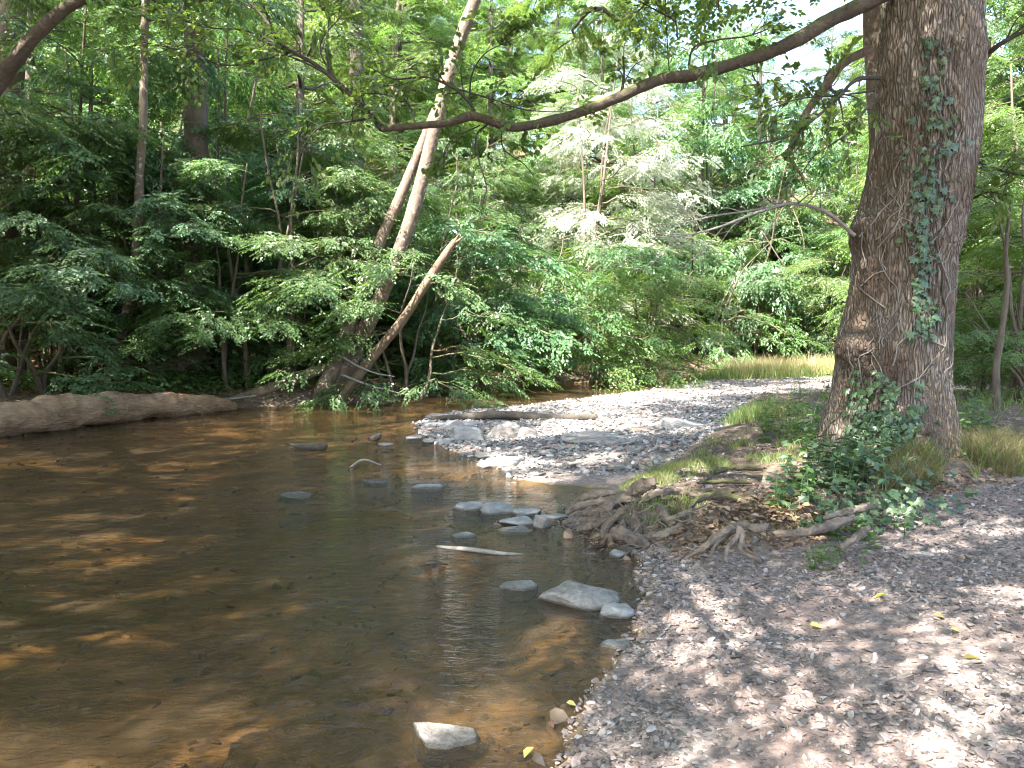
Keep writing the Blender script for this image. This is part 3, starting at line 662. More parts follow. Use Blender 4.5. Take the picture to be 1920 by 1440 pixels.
log_thing('bleached_stick', 'long thin pale stick on the dark bank below the thicket', 'stick', [G(275, 744, .25), G(340, 745, .25), G(420, 748, .2), G(480, 742, .25)], [.03, .03, .025, .015], 'bark_grey_twig', 7, 30, .2)
log_thing('dark_branch', 'long dark branch lying across the gravel bar', 'branch', [G(808, 785, .05), G(880, 782, .06), G(930, 778, .12), G(1000, 782, .08), G(1060, 784, .08), G(1120, 782, .10)], [.045, .075, .08, .075, .065, .06], 'bark_twig', 12, 60, .2,
          stubs=[([G(925, 780, .1), G(935, 770, .2)], [.03, .01])])
log_thing('wet_stick', 'straight wet stick lying in the water before the root tangle', 'stick', [G(818, 1026, -.01), G(880, 1030, .02), G(935, 1037, .012), G(1000, 1042, -.02)], [.016, .018, .015, .008], 'bark_grey_twig', 8, 24, .15)
log_thing('forked_twig', 'thin forked twig poking out of the pool like a tent', 'twig', [G(655, 878, -.02), D(682, 862, G(685, 876)[1]), G(718, 874, -.01)], [.014, .014, .008], 'bark_grey_twig', 6, 12, .1)
log_thing('floating_bark', 'dark curved piece of wood floating in the pool', 'driftwood', [G(538, 832, -.02), G(570, 838, .02), G(605, 838, .04), G(612, 833, .07)], [.02, .045, .05, .02], 'bark_twig', 8, 20, .2)
log_thing('floating_bark', 'small dark driftwood stub standing out beside the gravel bar', 'driftwood', [G(695, 822, -.02), G(708, 820, .05), D(713, 811, G(712, 822)[1])], [.05, .05, .012], 'bark_twig', 8, 14, .2)
log_thing('wet_stick', 'tiny dark stick in the water beyond the straight stick', 'stick', [G(795, 1058, -.01), G(815, 1055, .015), G(840, 1058, -.01)], [.01, .012, .006], 'bark_twig', 6, 10)
log_thing('mossy_branch', 'mossy curved branch crossing the top left corner', 'branch', px_path([(-60, 240), (-10, 165), (30, 110), (60, 72), (100, 35), (145, 3), (230, -30)], 7.0), wpx([32, 30, 27, 25, 24, 20, 12], 7.0), 'bark_limb', 14, 60, .12)
tw_rng = np.random.default_rng(3)
for k, (l, lab) in enumerate((([(640, 668), (668, 685), (705, 700), (740, 706)], 'dead twig crossing in front of the leaning trunk bases'),
                              ([(640, 702), (680, 718), (720, 730), (770, 742)], 'lower dead twig stretching from the leaning bases to the bush'),
                              ([(480, 776), (510, 768), (545, 752), (560, 745)], 'thin pale twig rising from the water by the leaning log'))):
    log_thing('dead_twig', lab, 'twig', px_path(l, 16.4), [.03, .025, .018, .008], 'bark_grey_twig', 6, 16, .15)

# ------------------------------------------------------------------ the big ivy-clad tree
YO = 7.6
prof = [(-60, 1668, 1850), (0, 1664, 1851), (60, 1661, 1853), (100, 1659, 1859), (140, 1656, 1850), (200, 1648, 1847), (260, 1644, 1844), (330, 1638, 1836), (390, 1622, 1826), (425, 1604, 1817), (450, 1601, 1814), (480, 1608, 1802),
        (540, 1603, 1797), (600, 1588, 1792), (640, 1577, 1789), (680, 1577, 1786), (740, 1571, 1787), (790, 1556, 1796), (830, 1545, 1800), (880, 1530, 1812), (930, 1515, 1830)]
Z = np.array([D(1700, p[0], YO)[2] for p in prof])[::-1]
Cx = np.array([(D(p[1], p[0], YO)[0] + D(p[2], p[0], YO)[0]) / 2 for p in prof])[::-1]
Rr = np.array([(D(p[2], p[0], YO)[0] - D(p[1], p[0], YO)[0]) / 2 - .055 for p in prof])[::-1]; Cx = Cx - .05
Z = np.r_[Z, 6.5, 9, 12, 14]; Cx = np.r_[Cx, Cx[-1] + .12, Cx[-1] + .2, Cx[-1] + .1, Cx[-1]]; Rr = np.r_[Rr, .40, .30, .18, .06]
zo = np.r_[np.linspace(Z[0], 5.0, 430), np.linspace(5.06, 14, 50)]; so = 260
cx_ = np.interp(zo, Z, Cx); rr_ = np.interp(zo, Z, Rr)
ker = np.ones(9) / 9; rr_[6:424] = np.convolve(rr_, ker, 'same')[6:424]; cx_[6:424] = np.convolve(cx_, ker, 'same')[6:424]
th = np.arange(so) * 2 * math.pi / so; oz = H(Cx[0], YO)
Zg, Tg = np.meshgrid(zo, th, indexing='ij'); cs, sn = np.cos(Tg), np.sin(Tg)
unit = np.stack([cs * .54, sn * .54, Zg], -1).reshape(-1, 3)
ridge = 1 - abs(fbm(unit * [13, 13, 3.2] + .9 * fbm(unit * [5, 5, 2], 2, 9)[:, None], 3, 21)) * 2.4
ridge2 = fbm(unit * [5, 5, 1.4], 3, 31); big = fbm(unit * [2.2, 2.2, 1.1], 2, 41)
disp = .024 * np.clip(ridge, -.5, 1) + .022 * ridge2 + .03 * big
bur = np.zeros(len(unit)); gnarl = np.zeros(len(unit))
def burl(px, py, ang, size, amp):
    global bur, gnarl
    z0 = D(px, py, YO)[2]; da = (Tg.ravel() - ang + math.pi) % (2 * math.pi) - math.pi
    g = np.exp(-((da * .5) ** 2 + (Zg.ravel() - z0) ** 2) / (2 * size ** 2)); bur += amp * g; gnarl = np.maximum(gnarl, g)
burl(1570, 655, math.radians(200), .095, .13); burl(1570, 645, math.radians(225), .13, .085); burl(1604, 435, math.radians(195), .09, .085); burl(1815, 440, math.radians(-12), .05, .05)
burl(1855, 100, math.radians(-8), .06, .05); burl(1610, 520, math.radians(215), .16, .05); burl(1655, 150, math.radians(190), .05, .03); burl(1640, 700, math.radians(240), .18, .04); burl(1700, 800, math.radians(265), .15, .06)
flare = np.clip((.75 - (Zg.ravel() - oz)) / .75, 0, 1) ** 2 * .075 * (np.cos(Tg.ravel() * 5 + 1.1) * .6 + .4 + .5 * big)
lump = gnarl * .045 * fbm(unit * 14, 3, 51)
Rf = rr_.repeat(so) + disp + bur + flare + lump
V = np.stack([cx_.repeat(so) + Rf * cs.ravel(), YO + Rf * sn.ravel() * 1.0, Zg.ravel()], -1)
ob_base = np.array([Cx[0], YO, oz]); nr_ = len(zo); j = np.arange(so); i = np.arange(nr_ - 1)[:, None] * so
q = np.stack([i + j, i + (j + 1) % so, i + so + (j + 1) % so, i + so + j], -1).reshape(-1, 4)
oak = thing('oak_tree', 'massive ridged trunk with ivy strip and long mossy limb on the right', 'tree', ob_base)
mb = MB(); mb.add(V - ob_base, q, np.clip(gnarl * .9, 0, 1)); ob('trunk', mb.mesh('trunk', 'bark_oak'), oak)
def oak_front(px, py, off=.0):
    """point on the oak's surface under a pixel"""
    d = ray(px, py); o = np.array([0, 0, HC]); t = 5.0
    for t in np.linspace(5.4, 8.2, 500):
        p = o + d * t / d[1]; c = np.interp(p[2], zo, cx_); k = min(np.searchsorted(zo, p[2]), nr_ - 1)
        an = math.atan2(p[1] - YO, p[0] - c) % (2 * math.pi); r = Rf.reshape(nr_, so)[k, int(an / (2 * math.pi) * so) % so]
        if math.hypot(p[0] - c, p[1] - YO) < r + off: return p, np.array([math.cos(an), math.sin(an), 0])
    return None, None
for part in ('branches', 'crown'):
    for dx, dy, dz, s, rz in ((0, 0, 3.4, 1.0, 0), (-1.6, 2.0, 4.6, .8, 2.0)):
        ob(part, KIND['tall_a'][part], oak, (dx, dy, dz), (0, 0, rz), (s * 1.15, s * 1.15, s * .85))
# the mossy limb and its twigs
limb_px = [(1760, -95), (1700, -40), (1630, 2), (1560, 36), (1480, 82), (1400, 112), (1300, 140), (1235, 150), (1160, 182), (1080, 213), (1000, 234), (955, 238), (905, 222), (880, 218), (840, 230), (780, 236), (715, 242)]
limb = px_path(limb_px, 7.45, 7.7); lw = wpx([56, 50, 44, 42, 40, 37, 34, 33, 31, 29, 27, 26, 24, 27, 22, 20, 18], 7.5) * .64
mb = MB(); LP = tube(mb, limb - ob_base, lw, 18, 150, .16, 9, 6); ob('limb', mb.mesh('limb', 'bark_limb'), oak)
twm, tlf = MB(), MB(); trng = np.random.default_rng(8); gtw = MB()
def twig(mbw, P, r, sub=6, leafy=1.0, sl=.5, n=22, depth=1, leaf=.062):
    P = tube(mbw, P - ob_base, r, 6, n, .1, 20, 5, caps=False) + ob_base
    for k in range(sub):
        t = trng.uniform(.2, 1); c = P[int(t * (n - 1))]; d = P[min(n - 1, int(t * (n - 1)) + 1)] - P[max(0, int(t * (n - 1)) - 1)]; d /= max(np.linalg.norm(d), 1e-6)
        e = d + trng.normal(0, .65, 3); e /= np.linalg.norm(e); l = sl * trng.uniform(.5, 1.2)
        q = np.array([c, c + e * l * .5 + trng.normal(0, .04, 3), c + e * l + np.array([0, 0, -.06]) + trng.normal(0, .05, 3)])
        q = tube(mbw, q - ob_base, [max(.0035, np.interp(t, [0, 1], [r[0], r[-1]]) * .55), .0022], 4, 8, caps=False) + ob_base
        if depth > 0:
            for k2 in range(3):
                c2 = q[trng.integers(2, 8)]; e2 = e + trng.normal(0, .7, 3); e2 /= np.linalg.norm(e2); l2 = l * .5
                q2 = np.array([c2, c2 + e2 * l2]); tube(mbw, q2 - ob_base, [.003, .0018], 3, 4, caps=False)
                if trng.random() < leafy: sprays(tlf, trng, (q2[:1] - ob_base), e2[None], np.array([l2 * 1.25]), 8, leaf, kind=1, wd=.82, tilt=.45)
        if trng.random() < leafy: sprays(tlf, trng, (q[3:4] - ob_base), e[None], np.array([l * .7]), 7, leaf, kind=1, wd=.82, tilt=.45)
TW = [([(715, 242), (695, 215), (650, 170), (590, 120), (530, 85), (500, 40), (455, -10)], 6.9, 7.2, [.030, .012], 12, 1, .6),
      ([(700, 222), (650, 228), (605, 235), (575, 265), (558, 305)], 6.9, 7.1, [.014, .005], 6, .8, .45),
      ([(560, 95), (500, 110), (420, 122), (340, 95), (250, 75)], 7.1, 7.4, [.012, .005], 10, 1, .5),
      ([(890, 218), (882, 195), (850, 165), (800, 145), (740, 148), (700, 130)], 6.85, 6.8, [.018, .006], 12, 1, .5),
      ([(850, 165), (920, 185), (980, 205), (1040, 210)], 6.85, 6.7, [.010, .004], 7, .8, .4),
      ([(880, 190), (885, 140), (910, 100), (960, 75)], 6.85, 6.6, [.010, .004], 7, 1, .45),
      ([(915, 232), (893, 255), (898, 300), (912, 350), (905, 380)], 6.85, 6.8, [.012, .004], 4, .35, .3),
      ([(900, 235), (850, 260), (832, 290), (835, 330)], 6.85, 6.9, [.008, .003], 4, .4, .3),
      ([(940, 240), (945, 280), (985, 310), (1010, 345)], 6.85, 6.9, [.008, .003], 4, .35, .3),
      ([(1165, 178), (1170, 140), (1168, 105)], 6.75, 6.7, [.016, .008], 5, .5, .35),
      ([(1255, 135), (1250, 60), (1245, -20)], 6.7, 6.6, [.006, .003], 4, .8, .4),
      ([(1290, 138), (1300, 90), (1345, 75), (1400, 68), (1440, 55)], 6.7, 6.5, [.012, .005], 8, .9, .4),
      ([(1270, 70), (1265, 40), (1230, 20), (1180, -10)], 6.6, 6.5, [.01, .004], 8, 1, .45),
      ([(1380, 115), (1400, 130), (1430, 135), (1470, 140)], 6.65, 6.4, [.008, .003], 4, .5, .3),
      ([(1650, 146), (1605, 150), (1565, 190), (1520, 228), (1470, 258), (1390, 275)], 6.5, 5.9, [.022, .006], 9, .8, .4),
      ([(1645, 178), (1615, 215), (1590, 250), (1530, 290), (1500, 330)], 6.5, 6.0, [.014, .004], 7, .8, .35),
      ([(1640, 170), (1580, 178), (1500, 185), (1440, 205)], 6.5, 6.1, [.01, .004], 7, .9, .4),
      ([(1850, 102), (1880, 80), (1930, 55), (1990, 30)], 6.6, 6.2, [.03, .012], 6, .9, .4),
      ([(1832, 304), (1870, 318), (1925, 330)], 6.6, 6.3, [.016, .006], 7, .9, .4),
      ([(1820, 374), (1860, 355), (1900, 340)], 6.6, 6.3, [.012, .005], 6, .9, .35),
      ([(640, 165), (600, 90), (640, 30), (690, -20)], 7.0, 7.2, [.011, .004], 9, 1, .5),
      ([(560, 105), (470, 60), (380, 50), (300, 20)], 7.1, 7.6, [.011, .004], 9, 1, .5),
      ([(780, 234), (760, 190), (700, 175), (640, 180)], 6.9, 7.2, [.01, .004], 9, 1, .5)]
for l, a, b, r, sub, lf, sl in TW: twig(twm, px_path(l, a + .85, b + .85), r, sub, lf, sl)
ob('twigs', twm.mesh('twigs', 'bark_twig'), oak); ob('foliage', tlf.mesh('foliage', 'leaf_alder', False), oak)
dead = MB(); twig(dead, px_path([(1602, 441), (1560, 405), (1525, 388), (1480, 382), (1420, 398), (1350, 425), (1290, 440), (1215, 446)], 7.35, 6.7), [.020, .014, .005], 12, 0, .45, 40)
twig(dead, px_path([(1480, 384), (1400, 396), (1340, 405), (1250, 425)], 7.1, 7.1), [.014, .004], 6, 0, .35)
ob('dead_branch', dead.mesh('dead_branch', 'bark_grey_twig'), oak)
dang = MB(); twig(dang, px_path([(1632, 92), (1580, 120), (1545, 165), (1510, 215), (1490, 262), (1474, 298)], 8.6, 8.2), [.045, .05, .04, .035], 8, .0, .35, 36)
ob('hanging_branch', dang.mesh('hanging_branch', 'bark_snag'), oak)

# bare creeper stems over the trunk
cr = MB(); crng = np.random.default_rng(14)
for k in range(46):
    px, py = crng.uniform(1575, 1790), crng.uniform(330, 760); pts = []
    dx = crng.normal(0, 12)
    for s in range(7):
        p, nn = oak_front(px, py, .010)
        if p is not None: pts.append(p)
        px += dx + crng.normal(0, 9); py -= crng.uniform(8, 30); dx *= .9
    if len(pts) > 3: tube(cr, np.array(pts) - ob_base, [crng.uniform(.004, .009), .003], 5, 18, caps=False)
ob('creeper_stems', cr.mesh('creeper_stems', 'bark_grey_twig'), oak)

# ivy: every leaf its own small mesh, sharing data
def ivy_leaf_mesh():
    o = [(0, 0), (.30, -.10), (.52, .12), (.30, .32), (.40, .62), (.14, .58), (0, 1.0), (-.14, .58), (-.40, .62), (-.30, .32), (-.52, .12), (-.30, -.10)]
    v = [(x, y, -.10 * abs(x) * 2 - .08 * y * y) for x, y in o] + [(0, .3, .03)]
    me = MB(); me.add(np.array(v), np.array([(12, k, (k + 1) % 12) for k in range(12)]))
    return me
IV = []
for k in range(5):
    m_ = ivy_leaf_mesh(); m_.r = [np.full(13, .1 + .2 * k)]; IV.append(m_.mesh('ivy_leaf', 'leaf_ivy', False))
ivy = thing('ivy', 'strip of dark ivy climbing the front of the massive trunk', 'ivy', ob_base)
irng = np.random.default_rng(6)
def put_leaf(name, me, parent, org, p, nn, down, size):
    y = down - nn * down.dot(nn); y /= np.linalg.norm(y); x = np.cross(y, nn)
    o = ob(name, me, parent); mtx = Matrix(((x[0], y[0], nn[0], 0), (x[1], y[1], nn[1], 0), (x[2], y[2], nn[2], 0), (0, 0, 0, 1)))
    o.matrix_local = Matrix.Translation(Vector(p - org)) @ mtx @ Matrix.Scale(size, 4); return o
ivm = MB()
strip = [(1748, 70), (1752, 130), (1745, 190), (1770, 250), (1745, 300), (1735, 360), (1735, 410), (1725, 450), (1735, 500), (1725, 545), (1745, 590), (1735, 630)]
wid = [14, 26, 28, 36, 40, 32, 24, 28, 18, 18, 24, 30]
for k in range(235):
    f = irng.uniform(0, 11); cxp = np.interp(f, range(12), [s[0] for s in strip]); cyp = np.interp(f, range(12), [s[1] for s in strip]); w = np.interp(f, range(12), wid)
    p, nn = oak_front(cxp + irng.normal(0, w * .62), cyp + irng.normal(0, 12), .018 + irng.uniform(0, .03))
    if p is None: continue
    nn = nn + irng.normal(0, .28, 3) + [0, 0, .25]; nn /= np.linalg.norm(nn)
    put_leaf('ivy_leaf', IV[k % 5], ivy, ob_base, p, nn, np.array([irng.normal(0, .5), 0, -1.]), irng.uniform(.035, .095))
for a in (-26, -14, -4, 6, 14, 22, 34):
    pts = [oak_front(np.interp(f, range(12), [s[0] for s in strip]) + a + 6 * math.sin(f * 2 + a), np.interp(f, range(12), [s[1] for s in strip]), .012)[0] for f in np.linspace(0, 11, 24)]
    tube(ivm, np.array([p for p in pts if p is not None]) - ob_base, [.004, .008], 5, 40, caps=False)
ob('stem', ivm.mesh('stem', 'bark_twig'), ivy)
# thick ivy mass on the trunk foot and the ground before it
def ivy_mass(name, label, pts_fn, n, size, seed):
    r = np.random.default_rng(seed); mbv = MB(); base = ivy_leaf_mesh(); bv = base.v[0]; bf = base.f[3][0]; c = None
    for k in range(n):
        p, nn, dn = pts_fn(r)
        if p is None: continue
        if c is None: c = np.array(p)
        nn = nn + r.normal(0, .35, 3); nn /= np.linalg.norm(nn); y = dn - nn * dn.dot(nn); y /= np.linalg.norm(y); x = np.cross(y, nn); s = r.uniform(*size)
        mbv.add((bv @ np.stack([x, y, nn])) * s + p, bf, r.random())
    return tag(ob(name, mbv.mesh(name, 'leaf_ivy', False)), label, 'ivy', kind='stuff')
def foot(r):
    while True:
        px, py = r.normal(1655 + 20 * math.sin(r.random() * 6), 36), 860 - 170 * r.random() ** .8
        if px < 1572 or r.random() > (py - 690) / 90 or vn(np.array([[px * .05, py * .05, 0]]), 5)[0] < -.25: continue
        p, nn = oak_front(px, py, r.uniform(.01, .09)); return p, (None if p is None else nn + [0, 0, .35]), np.array([r.normal(0, .6), 0, -1.])
ivy_mass('ivy_mat', 'dense dark ivy covering the foot of the massive trunk', foot, 420, (.04, .085), 4)
def gfoot(r):
    px, py = r.normal(1630, 75), r.uniform(845, 945); p = G(px, py, .38); z = H(p[0], p[1]); p[2] = z + abs(r.normal(0, .10)) + .03
    return p, np.array([0, -.45, 1.]), np.array([r.normal(0, 1), -1, 0.])
ivy_mass('ground_ivy', 'low dark ivy patch on the ground before the massive trunk', gfoot, 620, (.045, .09), 7)

# ------------------------------------------------------------------ stones
bm = bmesh.new(); bmesh.ops.create_icosphere(bm, subdivisions=4, radius=1); ICO = np.array([v.co[:] for v in bm.verts]); ICOF = np.array([[v.index for v in f.verts] for f in bm.faces]); bm.free()
def rock_mesh(seed, sx, sy, sz, mat, cuts=9, lo=.45, hi=.85, rough=.07, tiltv=0, top=.5):
    r = np.random.default_rng(seed); v = ICO.copy(); v *= (1 + .10 * fbm(v * 1.3 + seed, 2, seed))[:, None]
    for k in range(cuts):
        n = nrm(r.normal(0, 1, 3) * [1, 1, .7]); d = r.uniform(lo, hi); s = v @ n - d; v = v - n * np.clip(s, 0, None)[:, None] * .96
    if top:
        n = nrm(np.array([r.normal(0, .10), r.normal(0, .10) - .06, 1])); v = v - n * np.clip(v @ n - top, 0, None)[:, None] * .97
    v = v - (v.max(0) + v.min(0)) / 2 * [1, 1, 0]; v = v / np.abs(v).max(0)
    v += nrm(v) * (rough * fbm(v * 5 + seed, 4, seed + 3))[:, None] + nrm(v) * (rough * .8 * fbm(v * [2, 2, 9] + seed, 2, seed + 5))[:, None]
    v *= [sx, sy, sz]
    if tiltv: c, s = math.cos(tiltv), math.sin(tiltv); v = v @ np.array([[c, 0, -s], [0, 1, 0], [s, 0, c]])
    m = MB(); m.add(v, ICOF); return m.mesh('stone', mat)
STONES = [  # px, py bottom, w, h, material, label, extra
 (1085, 1140, 150, 70, 'stone_pale', 'large pale humped boulder half in the water by the gravel shore', {}),
 (973, 1108, 58, 22, 'stone_grey', 'dark wet flat stone touching the left end of the pale boulder', {}),
 (1158, 1160, 54, 34, 'stone_grey', 'angular grey stone at the right foot of the pale boulder', {}),
 (828, 1405, 114, 46, 'stone_pale', 'pale wedge-shaped stone alone in the nearest water', {}),
 (1155, 1218, 52, 26, 'stone_grey', 'small pale-topped stone on the waterline below the boulder', {}),
 (875, 958, 62, 20, 'stone_grey', 'flat stone farthest out in the row of stepping slabs', {}),
 (938, 966, 62, 22, 'stone_grey', 'second flat slab from the outer end of the stone row', {}),
 (984, 968, 50, 18, 'stone_grey', 'dark thin slab in the middle of the stone row', {}),
 (974, 986, 62, 22, 'stone_grey', 'broad grey slab in front of the stone row', {}),
 (965, 998, 56, 12, 'stone_grey', 'low dark slab just breaking the surface before the stone row', {}),
 (1016, 992, 28, 26, 'stone_pale', 'small white-grey upright stone near the root tangle', {}),
 (1040, 976, 50, 16, 'stone_grey', 'dark slab linking the stone row to the roots', {}),
 (870, 1009, 38, 14, 'stone_grey', 'small solitary stone between the stone row and the straight stick', {}),
 (797, 918, 52, 15, 'stone_grey', 'flat solitary slab in mid pool beyond the stone row', {}),
 (545, 933, 56, 11, 'stone_grey', 'low flat stone farthest left out in the pool', {}),
 (700, 905, 44, 6, 'stone_grey', 'thin slab barely above water left of the mid-pool slab', {}),
 (1162, 1046, 42, 22, 'stone_grey', 'rounded grey stone at the water below the root tangle', {}),
 (878, 831, 58, 28, 'stone_grey', 'squarish grey slab on the near edge of the gravel bar', {}),
 (948, 824, 62, 26, 'stone_pale', 'bright rounded stone beside the squarish grey slab', {}),
 (989, 828, 34, 18, 'stone_pale', 'smaller bright stone right of the bright rounded stone', {}),
 (874, 806, 48, 13, 'stone_grey', 'dark flat slab in front of the long dark branch', {}),
 (842, 808, 46, 20, 'stone_grey', 'tilted dark slab at the tip of the gravel bar', dict(tiltv=-.35)),
 (818, 805, 40, 8, 'stone_grey', 'thin pale slab at the left tip of the gravel bar', {}),
 (815, 786, 52, 10, 'stone_pale', 'pale flat stone at the left end of the dark branch', {}),
 (772, 824, 28, 9, 'stone_pale', 'small buff stone in the pool off the gravel bar tip', {}),
 (722, 837, 24, 8, 'stone_pale', 'tiny pale stone in the pool beside the driftwood stub', {}),
 (806, 831, 30, 9, 'stone_pale', 'low white stone between the buff stone and the grey slab', {}),
 (838, 836, 26, 14, 'stone_grey', 'small pinkish stone hard against the squarish slab', {}),
 (920, 860, 46, 11, 'stone_pale', 'long pale flat stone below the bright rounded stone', {}),
 (948, 877, 66, 20, 'stone_grey', 'blue-grey broken slab at the gravel edge', {}),
 (912, 878, 28, 16, 'stone_grey', 'small dark stone left of the blue-grey broken slab', {}),
 (1180, 813, 48, 12, 'stone_pale', 'bright flat stone in the middle of the gravel bar', {}),
 (1285, 814, 74, 26, 'stone_grey', 'large tilted slab where the gravel bar meets the grassy bank', dict(tiltv=.15)),
 (1150, 852, 150, 17, 'stone_pale', 'long sunlit slab in front of the shallow puddle', {}),
 (1318, 832, 66, 16, 'stone_pale', 'sunlit flat stones edge below the grassy bank', {}),
 (1206, 832, 46, 13, 'stone_brown', 'reddish stone at the right end of the puddle', {}),
 (853, 739, 30, 9, 'stone_pale', 'pale stone out in the far shaded water', {}),
 (1067, 757, 22, 6, 'stone_pale', 'small pale stone at the far edge of the gravel bar', {}),
 (890, 785, 18, 9, 'stone_pale', 'small white stone just behind the dark branch', {}),
]
for k, (px, py, w, h, mat, lab, ex) in enumerate(STONES):
    p = G(px, py, 0.0); d = p[1]; hw = 1.3 * w * d / F / 2; hz_ = max(h * d / F, .02)
    vis = max(hz_ - 1.25 * hw * HC / d, hz_ * .28)     # part of the seen height is the top face
    gz0 = max(H(p[0], p[1] + hw * .5), 0.0)
    o = ob('stone', rock_mesh(100 + k, hw, hw * .72, vis * (1.1 if k in (0, 3) else 1.45) + .038, mat, cuts=8, lo=.5 if k else .62, hi=.9, top=0 if k in (0, 10, 18, 19) else .55, **ex), None, (p[0], p[1] + hw * .62, gz0 - .022), (0, 0, (k * 37 % 11 - 5) * .05))
    tag(o, lab, 'stone', 'stones in and beside the stream')
# rocks on the bank
for k, (px, py, z, w, h, mat, lab) in enumerate(((1462, 905, .32, 62, 50, 'stone_brown', 'brown rock among the plants left of the massive trunk'), (1330, 912, .28, 18, 18, 'stone_pale', 'small white triangular stone on the bare bank'),
                                          (1735, 1015, .25, 46, 12, 'stone_grey', 'flat grey stone set in the gravel path'))):
    p = G(px, py, z); hw = w * p[1] / F / 2; o = ob('stone', rock_mesh(300 + k, hw, hw * .8, h * p[1] / F * .75, mat), None, (p[0], p[1] + hw * .5, H(p[0], p[1]) - .01)); tag(o, lab, 'stone')
# slabs under water
for k, (px, py, hw, dp, rz, lab) in enumerate(((600, 1400, .36, .16, .25, 'large flat slab lying under water at the bottom of the pool'), (960, 1290, .16, .10, -.2, 'small square slab under water near the gravel shore'))):
    p = G(px, py, -.1); hb = H(p[0], p[1]); o = ob('sunken_slab', rock_mesh(400 + k, hw, hw * .5, .045, 'stone_sunken', 12, .4, .8), None, (p[0], p[1], hb + .005), (.08, .03, rz)); tag(o, lab, 'stone', 'sunken slabs')

# ------------------------------------------------------------------ pebbles (stuff)
def pebble(seed, mat):
    r = np.random.default_rng(seed); bmx = bmesh.new()
    for p in nrm(r.normal(0, 1, (15, 3))) * r.uniform(.75, 1, (15, 1)): bmx.verts.new(p * np.array([.5, .5 * r.uniform(.55, .85), .16]))
    g = bmesh.ops.convex_hull(bmx, input=bmx.verts); bmesh.ops.delete(bmx, geom=[v for v in bmx.verts if not v.link_faces], context='VERTS')
    me = bpy.data.meshes.new('pebble'); bmx.to_mesh(me); bmx.free(); me.materials.append(M[mat]); return me
PB = [pebble(k, 'pebble') for k in range(8)]; PR = [pebble(k + 20, 'pebble_bar') for k in range(8)]; PW = [pebble(k, 'pebble_wet') for k in range(6)]
rng = np.random.default_rng(9)
def scatter_px(n, x0, x1, y0, y1, zc=0.0, power=1.0):
    py = y0 + (y1 - y0) * rng.random(n) ** power; px = rng.uniform(x0, x1, n); dx = (px - 960) / F; dy = (720 - py) / F; c, s = math.cos(PITCH), math.sin(PITCH)
    dv = np.stack([dx, c + dy * s, -s + dy * c], 1); t = (zc - HC) / dv[:, 2]; return dv[:, :2] * t[:, None]
def uni(n, x0, x1, y0, y1): return np.c_[rng.uniform(x0, x1, n), rng.uniform(y0, y1, n)]
def gravel(name, P, sz, protos, lab, keep, tilt=.38):
    z, inf = terrain(P); k = keep(z, inf, P); P, z = P[k], z[k]; n = len(P)
    s = sz[0] * np.exp(rng.normal(0, .55, n)); s = np.clip(s, sz[0] * .4, sz[1])
    gn_scatter(name, np.c_[P, z + s * .09], np.c_[rng.normal(0, tilt, (n, 2)), rng.uniform(0, 6.28, n)], np.c_[s, s, s * rng.uniform(.6, 1.3, n)], rng.integers(0, len(protos), n), protos, lab); return n
def dusty(P): return fbm(np.c_[P * 1.1, np.zeros(len(P))], 3, 77)
nA = gravel('shore_gravel', uni(85000, -.4, 4.6, 1.6, 6.6), (.02, .065), PB, ('loose angular shale gravel on the near shore', 'gravel'),
       lambda z, i, P: (~i['left']) & (z > -.03) & (i['bank'] < .45) & (rng.random(len(P)) < np.clip(1.15 - 1.6 * np.clip(dusty(P) + .05, 0, 1) - .22 * np.clip(P[:, 0] - 1.6, 0, 2), .25, 1)))
nB = gravel('bar_gravel', np.r_[uni(44000, -2.2, 9, 8.2, 18), uni(34000, -1, 15, 18, 30)], (.05, .13), PR, ('flat shale pebbles of the gravel bar', 'gravel'),
       lambda z, i, P: (~i['left']) & (z > -.035) & (i['bank'] < .35))
nC = gravel('bed_pebbles', np.r_[uni(9000, -4, 1.6, 1.8, 9), uni(5000, -8, 3, 8, 17)], (.05, .22), PW, ('wet brown pebbles on the stream bed', 'gravel'), lambda z, i, P: i['wat'] & (z < -.01) & (rng.random(len(P)) < np.clip(.04 + 1.1 * np.exp(-i['sd'] * 1.5), 0, 1)))
nD = gravel('path_gravel', uni(5000, 4, 11, 6, 12), (.04, .1), PB, ('gravel of the footpath beyond the trunk', 'gravel'), lambda z, i, P: (abs(P[:, 1] - 8.6) < .9) & (P[:, 0] > 4.8))
nE = gravel('bank_grit', uni(16000, .8, 6.5, 4.6, 9.5), (.022, .06), PB + PW, ('grit and chips trodden into the bare bank soil', 'gravel'), lambda z, i, P: (i['bank'] > .3) & (fbm(np.c_[P * 1.7, np.zeros(len(P))], 3, 31) > -.15))
print('pebbles', nA, nB, nC, nD)

